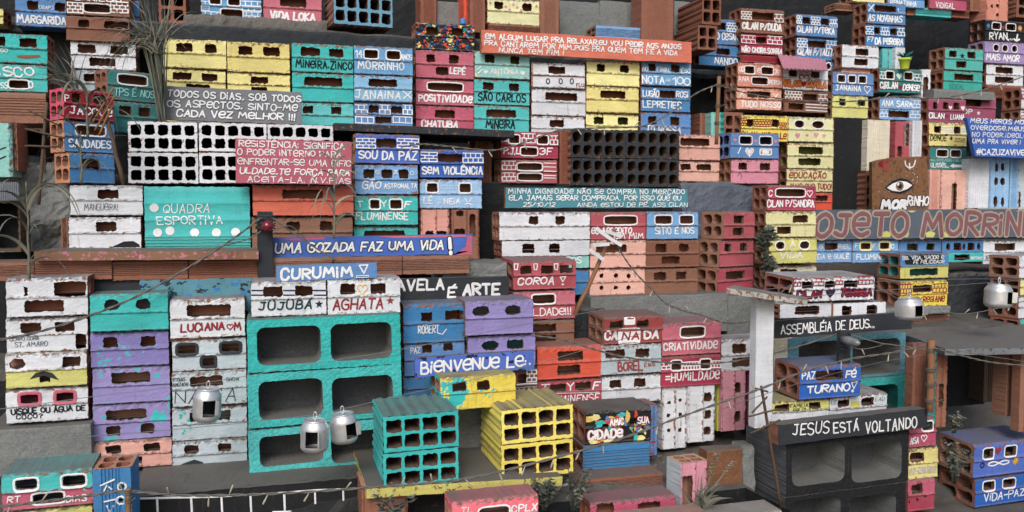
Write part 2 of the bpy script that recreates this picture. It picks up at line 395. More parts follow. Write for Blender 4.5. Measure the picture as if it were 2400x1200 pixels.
def bead(mb, pts, wd, yof, lift=.0013, th=.0007, mi=0):
    """one brush stroke laid on the surface: round ends, thicker along its middle"""
    p = [pts[0]]
    for a in pts[1:]:
        if math.dist(a, p[-1]) > wd * .18: p.append(a)
    if len(p) == 1: p = [p[0], (p[0][0] + wd * .02, p[0][1] + wd * .3)]
    # split hard corners into runs
    cl = math.dist(p[0], p[-1]) < wd * .2 and len(p) > 4
    n = len(p); out = []
    wj = [wd * random.uniform(.88, 1.1) for _ in range(n)]
    def dr(i):
        a = p[i - 1] if i else (p[-2] if cl else p[0]); b = p[i + 1] if i < n - 1 else (p[1] if cl else p[-1])
        d = (b[0] - a[0], b[1] - a[1]); l = math.hypot(*d) or 1; return d[0] / l, d[1] / l
    rows = []
    def row(q, d, hw, t):
        nx_, nz_ = -d[1], d[0]
        rows.append([(q[0] + nx_ * hw, q[1] + nz_ * hw, 0), (q[0] + nx_ * hw * .6, q[1] + nz_ * hw * .6, t * .8), (q[0] - nx_ * hw * .1, q[1] - nz_ * hw * .1, t), (q[0] - nx_ * hw * .65, q[1] - nz_ * hw * .65, t * .75), (q[0] - nx_ * hw, q[1] - nz_ * hw, 0)])
    tt = th * random.uniform(.85, 1.15)
    if not cl:
        d = dr(0); row((p[0][0] - d[0] * wd * .45, p[0][1] - d[1] * wd * .45), d, wd * .14, tt * .4); row((p[0][0] - d[0] * wd * .3, p[0][1] - d[1] * wd * .3), d, wd * .38, tt)
    for i in range(n):
        d = dr(i)
        if 0 < i < n - 1:
            a, b, c = p[i - 1], p[i], p[i + 1]
            u = ((b[0] - a[0]), (b[1] - a[1])); v = ((c[0] - b[0]), (c[1] - b[1])); lu, lv = math.hypot(*u) or 1, math.hypot(*v) or 1
            cs = (u[0] * v[0] + u[1] * v[1]) / lu / lv
            if cs < .35:                                        # sharp turn: end one bead, start the next
                bead(mb, p[:i + 1], wd, yof, lift, th, mi); bead(mb, p[i:], wd, yof, lift, th * 1.04, mi); return
        row(p[i], d, wj[i] / 2, tt)
    if not cl:
        d = dr(n - 1); q = p[-1]; row((q[0] + d[0] * wd * .3, q[1] + d[1] * wd * .3), d, wd * .38, tt); row((q[0] + d[0] * wd * .45, q[1] + d[1] * wd * .45), d, wd * .14, tt * .4)
    vs = [(x, yof(x, z) - lift - t, z) for r in rows for x, z, t in r]; m = len(rows)
    fs = [(i * 5 + k, i * 5 + k + 1, (i + 1) * 5 + k + 1, (i + 1) * 5 + k) for i in range(m - 1) for k in range(4)]
    mb.add(vs, fs, mi, .2, True)
def blob(mb, outline, yof, lift=.0016, mi=0):
    n = len(outline); cx = sum(p[0] for p in outline) / n; cz = sum(p[1] for p in outline) / n
    vs = [(cx, yof(cx, cz) - lift - .0004, cz)]
    for f in (.55, 1.0): vs += [(cx + (x - cx) * f, yof(cx + (x - cx) * f, cz + (z - cz) * f) - lift, cz + (z - cz) * f) for x, z in outline]
    fs = [(0, 1 + i, 1 + (i + 1) % n) for i in range(n)] + [(1 + i, 1 + n + i, 1 + n + (i + 1) % n, 1 + (i + 1) % n) for i in range(n)]
    mb.add(vs, fs, mi, .2)
def heart_pts(cx, cz, r):
    o = []
    for i in range(22):
        t = 2 * math.pi * i / 22; o.append((cx + r * math.sin(t) ** 3, cz + r * (13 * math.cos(t) - 5 * math.cos(2 * t) - 2 * math.cos(3 * t) - math.cos(4 * t)) / 15))
    return o
def star_pts(cx, cz, r, k=5, inner=.42):
    return [(cx + (r if i % 2 == 0 else r * inner) * math.sin(math.pi * i / k), cz + (r if i % 2 == 0 else r * inner) * math.cos(math.pi * i / k)) for i in range(2 * k)]
def oval_pts(cx, cz, rx, rz, n=18, e=2.0):
    o = []
    for i in range(n):
        t = 2 * math.pi * i / n; c, s = math.cos(t), math.sin(t)
        q = (abs(c) ** e + abs(s) ** e) ** (-1 / e); o.append((cx + rx * c * q, cz + rz * s * q))
    return o
def wall_pattern(x0, z0, x1, z1, rows=3, cols=3):
    s = []; q = lambda a: a + random.uniform(-.0009, .0009); h = (z1 - z0) / rows; wv = (x1 - x0) / cols
    for r in range(rows + 1): s.append([(q(x0), q(z0 + r * h)), ((x0 + x1) / 2, q(z0 + r * h)), (q(x1), q(z0 + r * h))])
    for r in range(rows):
        xs = [x0 + wv * c + (wv / 2 if r % 2 else 0) for c in range(cols + 1)]
        for x in xs:
            if x <= x1 + .0005: s.append([(q(x), z0 + r * h), (q(x), z0 + (r + 1) * h)])
    return s
# ------------------------------------------------------------------ builders of things
CY = [2.5]                                                   # front plane of the stack being built
USED = {}
def S(y): CY[0] = y
class Frame:
    def __init__(s, x0, y0, x1, y1, Y, rz=0.0, roll=0.0, lean=0.0):
        ym, xm = (y0 + y1) / 2, (x0 + x1) / 2
        rot = Matrix.Rotation(rz, 4, 'Z') @ Matrix.Rotation(-roll, 4, 'Y') @ Matrix.Rotation(-lean * .5, 4, 'X')
        s.M = Matrix.Translation(P(x0, ym, Y)) @ rot
        s.W = s.loc(x1, ym)[0]; z0, z1 = s.loc(xm, y1)[1], s.loc(xm, y0)[1]
        s.H = z1 - z0
        s.M = s.M @ Matrix.Translation((0, 0, z0))
    def loc(s, px, py):
        q = s.M.inverted() @ onplane(px, py, s.M.translation, (s.M.to_3x3() @ Vector((0, -1, 0))).normalized()); return q.x, q.z
    def k(s, px, py):                                        # metres per photo pixel there
        a, b = s.loc(px, py - 3), s.loc(px, py + 3); return (a[1] - b[1]) / 6
GROUPS = dict(painted_brick='hollow bricks painted as houses', ribbed_brick='ribbed clay bricks', cell_brick='cell bricks facing forward', concrete_block='concrete blocks', lettered_sign='hand lettered signs', dark_board='dark boards', drink_can='hanging drink cans',
    light_string='light strings', wire='strung wires', standing_brick='bricks standing on end', reed_plant='dry reeds', leafy_plant='dusty leafy plants', grass_tuft='grass tufts', aerial='stick aerials', tin_roof='corrugated roof sheets', open_box='dark open boxes', wooden_plank='wooden planks', wooden_stick='wire bound sticks', seed_stalk='seed stalks')
def label(o, lab, cat, group=None):
    group = group or GROUPS.get(o.name.split('.')[0])
    n = USED.get(lab, 0); USED[lab] = n + 1
    if n: print('REPEATED LABEL', lab)
    tag(o, lab, cat, group)
def write(fr, par, items, yof, name='lettering', th=.0007):
    """items: (text, xa, xb, yc, h, colour, weight, outline colour)"""
    for it in items:
        txt, xa, xb, yc, h = it[:5]; col = it[5] if len(it) > 5 else 'white'; wt = it[6] if len(it) > 6 else .17; oc = it[7] if len(it) > 7 else None
        a, b = fr.loc(xa, yc), fr.loc(xb, yc); hh = h * fr.k((xa + xb) / 2, yc); zc = (a[1] + b[1]) / 2; slope = (b[1] - a[1]) / (b[0] - a[0] or 1)
        slope = 0 if abs(slope) < .09 else slope; wd = hh * wt * random.uniform(.9, 1.1)
        ss = line_strokes(txt, a[0] + wd / 2, b[0] - wd / 2, zc, hh - wd)
        mb = MB()
        if oc:
            for s in ss: bead(mb, s, wd * 1.75, yof, .0010, .0004, 1)
        for s in ss: bead(mb, s, wd, yof, .0013 if not oc else .0019, th, 0)
        mats = [letter(col)] + ([letter(oc)] if oc else [])
        mb.build(name, mats, par)
def parse(wins, fr, vert):
    out = []
    for tk in wins.split():
        fl = ''
        while tk[-1].isalpha(): fl += tk[-1]; tk = tk[:-1]
        kind = tk[0]
        if kind in 'ulm' and not vert:
            xa, xb = (lambda q: (float(tk[1:q]), float(tk[q + 1:])))(tk.rindex('-')); a, b = fr.loc(xa, fr.ym)[0], fr.loc(xb, fr.ym)[0]
            v0, v1 = {'u': (.56, .85), 'l': (.13, .41), 'm': (.2, .8)}[kind]
            out.append((a, v0 * fr.H, b, v1 * fr.H, fl))
        else:
            xa, ya, xb, yb = map(float, tk[1:].split(','))
            c, d = fr.loc((xa + xb) / 2, yb), fr.loc((xa + xb) / 2, ya); a, b = fr.loc(xa, (ya + yb) / 2), fr.loc(xb, (ya + yb) / 2)
            out.append((a[0], c[1], b[0], d[1], fl))
    return out
FRAMEC = dict(w='white', p='pink', k='charcoal', y='yellowP', b='blueL')
def B(x0, y0, x1, y1, c, wins='', txt=(), lab='', Y=None, D=.1, rz=0, end='clay', inner='clay', low=None, chip=.5, prof='cove', vert=False, pat=(), deco=(), roll=None,
      name='painted_brick', cat='painted brick', group=None, splash=None, multi=None, top=None, blobs=None, raw='clayD', lean=0.0, wt=.17, under='clay'):
    Y = Y or CY[0]; rz_ = R(rz) + random.uniform(-1, 1) * .018; roll = random.uniform(-1, 1) * .005 if roll is None else R(roll)
    fr = Frame(x0, y0, x1, y1, Y + random.uniform(-1, 1) * .006, rz_, roll, R(lean)); fr.ym = (y0 + y1) / 2
    hs = parse(wins, fr, vert); W, H = fr.W, fr.H
    m = .004; pf = PROF[prof]
    if vert:
        fn = lambda x, y, z: (z, y, x)
        lh = [(max(h[1], m), max(h[0], m), min(h[3], H - m), min(h[2], W - m), 2.3 if 'o' in h[4] else 5) for h in hs]
        mb = hollow_brick(H, W, D, lh, prof, fn); mb.f = [q[::-1] for q in mb.f]
        yof = lambda x, z: pf(min(1, max(0, x / W)))
    else:
        lh = [(max(h[0], m), max(h[1], m), min(h[2], W - m), min(h[3], H - m), 2.3 if 'o' in h[4] else 6) for h in hs]
        mb = hollow_brick(W, H, D, lh, prof)
        yof = lambda x, z: pf(min(1, max(0, z / H)))
    pm = lambda q: paint(q, chip, under, splash=splash, multi=multi)
    mats = [pm(c), pm(low or c), paint(raw, 0, dust=.5), paint(inner, 0, dust=.6), pm(end) if end != 'clay' else paint('clayL' if False else 'clay', .2, 'clayD'), pm(top or c)]
    o = mb.build(name, mats, None, fr.M)
    label(o, lab, cat, group)
    for h in hs:
        fc = [FRAMEC[f] for f in h[4] if f in FRAMEC]
        if fc:
            fb = MB(); e = 2.2 if 'o' in h[4] else 6; g = .0022
            pts = oval_pts((h[0] + h[2]) / 2, (h[1] + h[3]) / 2, (h[2] - h[0]) / 2 + g, (h[3] - h[1]) / 2 + g, 28, e); pts.append(pts[0])
            wd = .0045 if fc[0] == 'white' else .008
            bead(fb, [(x + random.uniform(-1, 1) * .0005, z + random.uniform(-1, 1) * .0005) for x, z in pts[:-1]] + [pts[0]], wd, yof, .0013, .0008)
            fb.build('window_frame', [letter(fc[0])], o)
    if blobs: splashes(fr, o, blobs, 9, yof)
    write(fr, o, txt, yof)
    for p in pat:                                            # painted mortar lines
        xa, ya, xb, yb = p[:4]; rows = p[4] if len(p) > 4 else 2; cols = p[5] if len(p) > 5 else 3; pc = p[6] if len(p) > 6 else 'white'
        a, b = fr.loc(xa, (ya + yb) / 2), fr.loc(xb, (ya + yb) / 2); lo, hi = fr.loc((xa + xb) / 2, yb)[1], fr.loc((xa + xb) / 2, ya)[1]
        pb = MB()
        for s in wall_pattern(a[0], lo, b[0], hi, rows, cols): bead(pb, s, .0036, yof, .0012, .0007)
        pb.build('brick_pattern', [letter(pc)], o)
    decorate(fr, o, deco, yof)
    return o
def decorate(fr, o, deco, yof):
    for d in deco:
        kind, x, y, r, col = d[:5]; lx, lz = fr.loc(x, y); lr = r * fr.k(x, y); mb = MB()
        if kind == 'heart': blob(mb, heart_pts(lx, lz, lr), yof)
        elif kind == 'star': blob(mb, star_pts(lx, lz, lr), yof)
        elif kind == 'sun': blob(mb, star_pts(lx, lz, lr, 8, .5), yof)
        elif kind == 'spot': blob(mb, oval_pts(lx, lz, lr, lr * (d[5] if len(d) > 5 else 1)), yof)
        elif kind == 'ring': q = oval_pts(lx, lz, lr, lr * (d[5] if len(d) > 5 else 1), 18); bead(mb, q + [q[0]], .004, yof)
        elif kind == 'hline': q = heart_pts(lx, lz, lr); bead(mb, q[3:] + q[:4], max(.003, lr * .22), yof)
        elif kind == 'rect': hh = d[5] * fr.k(x, y); blob(mb, oval_pts(lx, lz, lr, hh, 24, 9), yof, .0011)
        elif kind == 'line':
            pts = [fr.loc(*p) for p in d[5]]; bead(mb, pts, lr, yof)
        elif kind == 'patch':
            blob(mb, [fr.loc(*p) for p in d[5]], yof, .0009)
        nm = dict(heart='painted_heart', star='painted_star', sun='painted_sun', spot='painted_spot', ring='painted_ring', hline='painted_heart', rect='painted_panel', line='painted_line', patch='paint_patch')[kind]
        mb.build(nm, [letter(col)], o)
def splashes(fr, o, cols, n, yof, r0=.004, r1=.016):
    for c in cols:
        mb = MB()
        for i in range(n):
            cx, cz = random.uniform(.04, .96) * fr.W, random.uniform(.06, .94) * fr.H; r = random.uniform(r0, r1); k = random.randint(9, 14); st = random.uniform(.5, 1.6)
            q = [(min(fr.W - .002, max(.002, cx + r * st * random.uniform(.5, 1.15) * math.cos(6.283 * j / k))), min(fr.H - .002, max(.002, cz + r / st * random.uniform(.5, 1.15) * math.sin(6.283 * j / k)))) for j in range(k)]
            blob(mb, q, yof, .0004 + random.uniform(0, .0008))
        mb.build('paint_splash', [letter(c)], o)['kind'] = 'stuff'
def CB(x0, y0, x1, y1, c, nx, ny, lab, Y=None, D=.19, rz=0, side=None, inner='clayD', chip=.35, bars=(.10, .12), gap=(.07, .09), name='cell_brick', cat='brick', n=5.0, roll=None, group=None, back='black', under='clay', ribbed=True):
    Y = Y or CY[0]; roll = random.uniform(-1, 1) * .004 if roll is None else R(roll)
    fr = Frame(x0, y0, x1, y1, Y, R(rz), roll); W, H = fr.W, fr.H
    mx, mz = bars[0] * W / nx * 2, bars[1] * H; gx = gap[0] * W / nx * 3; gz = gap[1] * H
    cw, ch = (W - 2 * mx - gx * (nx - 1)) / nx, (H - 2 * mz - gz * (ny - 1)) / ny
    hs = [(mx + i * (cw + gx), mz + k * (ch + gz), mx + i * (cw + gx) + cw, mz + k * (ch + gz) + ch, n) for i in range(nx) for k in range(ny)]
    mb = cell_block(W, H, D, hs, ribbed)
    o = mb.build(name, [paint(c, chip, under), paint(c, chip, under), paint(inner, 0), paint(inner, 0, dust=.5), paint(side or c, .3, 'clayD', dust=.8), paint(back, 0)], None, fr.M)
    label(o, lab, cat, group); return o
def CK(x0, y0, x1, y1, c, holes, lab, Y=None, D=.2, rz=0, side=None, inner='concrete', name='concrete_block', cat='concrete block', roll=0.0, group=None, back='stone', deep=None):
    Y = Y or CY[0]; fr = Frame(x0, y0, x1, y1, Y, R(rz), R(roll)); fr.ym = (y0 + y1) / 2
    hs = [(max(.012, h[0]), max(.012, h[1]), min(fr.W - .012, h[2]), min(fr.H - .012, h[3]), 5.0) for h in parse(' '.join('b%g,%g,%g,%g' % h for h in holes), fr, False)]
    mb = cell_block(fr.W, fr.H, D, hs, False, .0007, deep or D * .6, .3)
    pc = paint(c, .25, 'concrete', bump=.7, coarse=True)
    o = mb.build(name, [pc, pc, pc, paint(inner, 0, bump=.6, dust=.6, coarse=True), paint(side or c, .3, 'concrete', bump=.7, coarse=True), paint(back, 0, bump=1.0, coarse=True)], None, fr.M)
    label(o, lab, cat, group); return o
def RB(x0, y0, x1, y1, lab, c='clay', Y=None, D=.1, rz=0, vert=False, roll=None, name='ribbed_brick', cat='brick', chip=.25, wins='', end='clay', group=None, lean=0.0, under='clayD', txt=()):
    return B(x0, y0, x1, y1, c, wins, txt, lab, Y, D, rz, end, prof='ribs', vert=vert, roll=roll, name=name, cat=cat, chip=chip, group=group, lean=lean, under=under)
def SIGN(x0, y0, x1, y1, c, txt, lab, Y=None, th=.018, rz=0, roll=0.0, lean=0.0, edge='wood', chip=.25, deco=(), cat='sign', name='lettered_sign', splash=None, multi=None, poly=None):
    Y = Y or CY[0]; fr = Frame(x0, y0, x1, y1, Y, R(rz), R(roll), R(lean)); W, H = fr.W, fr.H
    mb = MB(); n, m = 26, 6
    if poly is None:
        vs = [(W * i / n + (random.uniform(-1, 1) * .0012 if i in (0, n) else 0), random.uniform(-.0003, .0003), H * k / m + (random.uniform(-1, 1) * .0012 if k in (0, m) else 0)) for i in range(n + 1) for k in range(m + 1)]
        wr = [1.0 if (i in (0, n) or k in (0, m)) else 0.0 for i in range(n + 1) for k in range(m + 1)]
        ix = lambda i, k: i * (m + 1) + k
        mb.add(vs, [(ix(i, k), ix(i + 1, k), ix(i + 1, k + 1), ix(i, k + 1)) for i in range(n) for k in range(m)], 0, wr)
        strip(mb, [vs[ix(i, m)] for i in range(n + 1)], lambda p: (p[0], th, p[2]), 1, True); strip(mb, [vs[ix(i, 0)] for i in range(n + 1)], lambda p: (p[0], th, p[2]), 1)
        strip(mb, [vs[ix(0, k)] for k in range(m + 1)], lambda p: (p[0], th, p[2]), 2); strip(mb, [vs[ix(n, k)] for k in range(m + 1)], lambda p: (p[0], th, p[2]), 2, True)
        mb.add([(0, th, 0), (W, th, 0), (W, th, H), (0, th, H)], [(3, 2, 1, 0)], 1)
    else:
        q = [fr.loc(*p) for p in poly]; k = len(q)
        mb.add([(x, 0, z) for x, z in q] + [(x, th, z) for x, z in q], [tuple(range(k))[::-1], tuple(range(k, 2 * k))], 0, 1.0)
        mb.add([(x, 0, z) for x, z in q] + [(x, th, z) for x, z in q], [(i, (i + 1) % k, k + (i + 1) % k, k + i) for i in range(k)], 1, .5)
    pm = paint(c, chip, 'wood', splash=splash, multi=multi, bump=.2)
    o = mb.build(name, [pm, paint(c, .6, 'wood', dust=.9), paint(edge, .2, 'wood')], None, fr.M)
    label(o, lab, cat)
    write(fr, o, txt, lambda x, z: 0.0); decorate(fr, o, deco, lambda x, z: 0.0)
    return o
def SLAB(pts, th, c, lab, name, cat, chip=.3, coarse=False, under='wood', dust=.8, sub=1):
    """a plank or slab from four top corners (world), thickness th downwards"""
    a, b, c_, d = [Vector(p) for p in pts]; mb = MB(); n = 14; m = 6
    tp = lambda u, v: (a.lerp(b, u)).lerp(d.lerp(c_, u), v)
    nrm = (b - a).cross(d - a).normalized()
    if nrm.z < 0: nrm = -nrm
    J = lambda e: random.uniform(-1, 1) * e
    top = [[tp(i / n, k / m) + nrm * J(.0008) + Vector((J(.001), J(.001), 0)) for k in range(m + 1)] for i in range(n + 1)]
    bot = [[top[i][k] - nrm * th for k in range(m + 1)] for i in range(n + 1)]
    ix = lambda i, k, s: (s * (n + 1) + i) * (m + 1) + k
    vs = [p for s in (top, bot) for r in s for p in r]
    wr = [1.0 if (i in (0, n) or k in (0, m)) else 0 for s in (0, 1) for i in range(n + 1) for k in range(m + 1)]
    fs = [(ix(i, k, 0), ix(i + 1, k, 0), ix(i + 1, k + 1, 0), ix(i, k + 1, 0)) for i in range(n) for k in range(m)] + [(ix(i, k + 1, 1), ix(i + 1, k + 1, 1), ix(i + 1, k, 1), ix(i, k, 1)) for i in range(n) for k in range(m)]
    for i in range(n): fs += [(ix(i, 0, 1), ix(i + 1, 0, 1), ix(i + 1, 0, 0), ix(i, 0, 0)), (ix(i + 1, m, 1), ix(i, m, 1), ix(i, m, 0), ix(i + 1, m, 0))]
    for k in range(m): fs += [(ix(0, k + 1, 1), ix(0, k, 1), ix(0, k, 0), ix(0, k + 1, 0)), (ix(n, k, 1), ix(n, k + 1, 1), ix(n, k + 1, 0), ix(n, k, 0))]
    mb.add(vs, fs, 0, wr)
    o = mb.build(name, [paint(c, chip, under, coarse=coarse, dust=dust, bump=.6 if coarse else .35)])
    if lab: label(o, lab, cat)
    return o
def LUMP(x0, y0, x1, y1, Y, D, c, lab=None, name='terrain', cat=None, topc=None, amp=.008, back=0.0, chip=0.0, under='clay', block=False, slope=0.0):
    """rough mortar or concrete mass: front face at Y, bumpy, with a rounded upper edge running back D"""
    fr = Frame(x0, y0, x1, y1, Y); W, H = fr.W, fr.H; mb = MB(); nx = max(8, int(W / .012)); prof = []
    r = min(.02, H * .3) if not block else .004
    nz = max(3, int(H / .014))
    for k in range(nz): prof.append((0, (H - r) * k / nz))
    for k in range(4): t = k / 3 * math.pi / 2; prof.append((r - r * math.cos(t), H - r + r * math.sin(t)))
    for k in range(1, 9): prof.append((r + (D - r) * k / 8, H + slope * k / 8))
    import mathutils
    def nse(x, y, z, s):
        s *= 2.2 if amp > .015 else 1
        return mathutils.noise.noise(Vector((x * s + x0 * .01, y * s + 3.3, z * s + y0 * .01)))
    vs = []
    for i in range(nx + 1):
        for (y, z) in prof:
            x = W * i / nx; q = nse(x, y, z, 9) * amp + nse(x, y, z, 40) * amp * .45 + nse(x, y, z, 110) * amp * .2
            vs.append((x + (nse(z, x, y, 30) * amp * .5), y - q, z + (q * .8 if z > H - r - 1e-6 else 0)))
    n = len(prof); ix = lambda i, k: i * n + k
    fs = [(ix(i, k), ix(i + 1, k), ix(i + 1, k + 1), ix(i, k + 1)) for i in range(nx) for k in range(n - 1)]
    mb.add(vs, fs, 0, .3, False)
    for i, fl in ((0, False), (nx, True)):                   # close the ends
        e = [ix(i, k) for k in range(n)]; b = len(mb.v); mb.add([(vs[e[0]][0], D, 0)], [], 0)
        for k in range(n - 1): mb.f.append((e[k + 1], e[k], b) if fl else (e[k], e[k + 1], b)); mb.m.append(0); mb.sm.append(False)
    o = mb.build(name, [paint(c, chip, under, coarse=True, bump=.8, dust=.8)], None, fr.M)
    if lab: label(o, lab, cat)
    else: struct(o)
    return o
def poly3(pts, Ys):
    """photo polyline -> world points at the given depths, softly curved"""
    p = [P(x, y, Yv) for (x, y), Yv in zip(pts, Ys)]
    return curve3(p)
def curve3(p, n=6):
    q = [p[0]] + p + [p[-1]]; o = []
    for i in range(1, len(q) - 2):
        a, b, c, d = q[i - 1:i + 3]
        for k in range(n):
            t = k / n; o.append(.5 * (2 * b + (c - a) * t + (2 * a - 5 * b + 4 * c - d) * t * t + (3 * b - a - 3 * c + d) * t ** 3))
    o.append(p[-1]); return o
# ------------------------------------------------------------------ the place: ground and hillside
def zrow(py, Y): return P(1200, py, Y).z
def make_ground():
    mb = MB(); n = 40
    vs = [(-9 + 18 * i / n, -1 + 12 * k / n, -.25 + random.uniform(-.004, .004)) for i in range(n + 1) for k in range(n + 1)]
    mb.add(vs, [(i * (n + 1) + k, (i + 1) * (n + 1) + k, (i + 1) * (n + 1) + k + 1, i * (n + 1) + k + 1) for i in range(n) for k in range(n)])
    struct(mb.build('ground', [paint('dust', 0, coarse=True, bump=.8, dust=.6)]))
make_ground()
import mathutils
XA, XB, XC = P(900, 1100, 2.2).x, P(1440, 1100, 2.2).x, P(1800, 1100, 2.0).x
def ledge(x, y):
    f = max(0, min(1, (x - XA) / (XB - XA))); z = .314 - .080 * f
    if x > XC: z = .234 + (min(.28, .062 + max(0, y - 2.08) * .55) - .234) * min(1, (x - XC) / .03)
    return z
def make_hill():
    """stepped, mortared hillside that the brick town stands on; steps further back on the right"""
    prof = [(2.06, -.3), (2.075, .25), (2.10, .300), (2.12, .312), (2.48, .315), (2.49, .33), (2.50, .54), (2.53, .56), (2.78, .57), (2.79, .60), (2.80, 1.05), (2.81, 1.075), (2.97, 1.085), (2.985, 1.10), (3.0, 1.22), (3.11, 1.235), (3.12, 1.26), (3.13, 1.56), (3.15, 1.585), (3.30, 1.60), (3.33, 1.65), (3.45, 2.4), (6.0, 3.2)]
    fine = []
    for (a, b) in zip(prof, prof[1:]):
        k = max(1, int(math.dist(a, b) / .02)) if math.dist(a, b) < 1 else 12
        fine += [(a[0] + (b[0] - a[0]) * i / k, a[1] + (b[1] - a[1]) * i / k) for i in range(k)]
    fine.append(prof[-1]); nx = 230; vs = []; m = len(fine)
    nz = lambda x, y, z, s: mathutils.noise.noise(Vector((x * s, y * s, z * s)))
    for i in range(nx + 1):
        x = -2.6 + 6.6 * i / nx
        sh = .30 * max(0, min(1, (x - 1.35) / .5)) * max(0, min(1, (1 if True else 0)))
        for (y, z) in fine:
            up = max(0, min(1, (z - .62) / .15)); rt = max(0, min(1, (x - XC) / .03))
            if z < .335:                                     # the lowest ledge: sinks and reaches forward to the right
                wz = max(0, min(1, (z - .2) / .1)); yy = y
                if rt and y < 2.12: y -= .42 * rt * min(1, (2.12 - y) / .02)
                z += (ledge(x, y) - .312) * wz
            q = nz(x, y, z, 6) * .010 + nz(x, y, z, 26) * .005 + nz(x, y, z, 70) * .002
            vs.append((x, y + sh * up - q, z + q * .6))
    mb = MB(); mb.add(vs, [(i * m + k, (i + 1) * m + k, (i + 1) * m + k + 1, i * m + k + 1) for i in range(nx) for k in range(m - 1)], 0, .2)
    struct(mb.build('hillside', [paint('black', 0, 'dust', coarse=True, bump=.5, dust=.75)]))
make_hill()

# ------------------------------------------------------------------ top left
S(3.05)
B(-70, 16, 7, 55, 'yellow', lab='yellow brick cut off by the upper left corner')
B(35, -8, 155, 63, 'blueM', 'u63-89 u128-152', [('CeAPJ', 90, 126, 17, 9), ('MARGARiDA', 38, 156, 46, 21)], lab='blue brick with two windows at far left of the top row', Y=3.06)
S(2.98)
B(154, -30, 303, 37, 'brown', 'l196-257w', [('BARiLOKi', 175, 285, -3, 14)], pat=[(158, 5, 194, 29, 3, 3), (260, 5, 300, 29, 3, 3)], lab='brown brick with white painted brickwork, top left stack')
B(154, 38, 303, 97, 'brown', 'u183-209 u243-300', lab='bare brown brick with two windows under the white painted brickwork')
B(165, 95, 318, 163, 'white', 'u182-224 u258-300 l208-270', lab='white brick with three windows behind the tall grass')
B(170, 164, 312, 228, 'whiteG', 'u196-240', lab='greyish white brick mostly hidden behind the grass and the teal brick')
B(303, 0, 327, 76, 'blueM', '', lab='narrow blue brick edge beside the top left brown stack', Y=3.08)
S(3.08)
CB(371, -22, 436, 57, 'clay', 2, 2, 'bare clay brick with open cells above the tall grass', D=.16, inner='clayD')
B(472, -18, 612, 49, 'blue', 'u492-517w u535-562w l518-568w', pat=[(568, 3, 611, 25, 2, 3), (474, 27, 516, 47, 2, 3), (570, 28, 611, 47, 2, 3), (472, 3, 490, 25, 2, 1)], lab='blue brick with painted brickwork and three framed windows, top row')
B(617, -16, 754, 54, 'pink', 'u657-718', [('ViDA LOKA', 632, 740, 38, 22, 'white', .22)], lab='pink brick lettered VIDA LOKA in the top row')
CB(782, -12, 920, 60, 'cyan', 5, 2, 'blue ten-cell brick overhanging the top row', Y=2.98, D=.17, rz=6, side='clay', bars=(.08, .1), chip=.25)
RB(985, -30, 1024, 56, 'upright ribbed clay brick left of the grey gap in the top row', vert=True, Y=3.2)
B(1086, -30, 1101, 70, 'orange', '', lab='orange sliver of an upright brick in the top row', vert=True, Y=3.14)
RB(1101, -30, 1138, 76, 'upright ribbed clay brick left of the flowered yellow brick', vert=True, Y=3.1)
B(1143, -4, 1266, 58, 'yellowP', 'u1159-1180 u1225-1247', lab='pale yellow flowered brick between clay pillars in the top row', deco=[('spot', 1150 + 9 * i, 6 + (i * 7) % 19, 3, 'pinkL') for i in range(13) if not (1155 < 1150 + 9 * i < 1183 or 1222 < 1150 + 9 * i < 1250)], Y=3.1)
RB(1146, 58, 1266, 80, 'ribbed clay brick under the flowered yellow brick', Y=3.1)
RB(1266, -30, 1311, 80, 'upright ribbed clay brick right of the flowered yellow brick', vert=True, Y=3.09)
RB(1503, -30, 1580, 99, 'wide upright ribbed clay pillar in the middle of the top edge', vert=True, Y=3.06)
RB(1396, 62, 1514, 94, 'light blue ribbed brick lying behind the orange sign', c='blue', Y=3.08)
for x0, x1, nm in ((1024, 1086, 'narrow grey concrete block behind the drooping grass in the top row'), (1311, 1405, 'grey concrete block beside the flowered yellow brick'), (1406, 1503, 'grey concrete block left of the wide clay pillar'), (1580, 1640, 'grey concrete block right of the wide clay pillar')):
    LUMP(x0, 4, x1, 82 if x0 < 1100 else 96, 3.22, .15, 'concrete', nm, 'concrete_block', 'concrete block', amp=.003, block=True)
LUMP(430, 42, 768, 80, 3.03, .3, 'dust', amp=.014)
LUMP(300, 68, 1130, 112, 3.0, .3, 'charcoal', amp=.006)

# top centre: black splatter, orange sign
S(2.97)
B(975, 54, 1113, 118, 'black', 'u1000-1027 u1060-1087', chip=.1, multi=('yellow', 'tealD', 'blueD', 'orange'), lab='black brick splattered with many colours, with a blue cap on top', Y=2.96)
SIGN(1128, 84, 1621, 135, 'orangeS', [('eM ALGUM LUGAR PRA ReLAXAR.eU VOU PeDiR AOS ANJOS', 1136, 1597, 98, 14, 'white', .2), ('PRA CANTAReM POR MiM,POiS PRA QUeM TeM FÉ A ViDA', 1134, 1588, 113, 14, 'white', .2), ('NUNCA TeM FiM !', 1168, 1322, 121, 13, 'white', .2)], 'long orange sign with three lines of white lettering', Y=2.92, chip=.3)

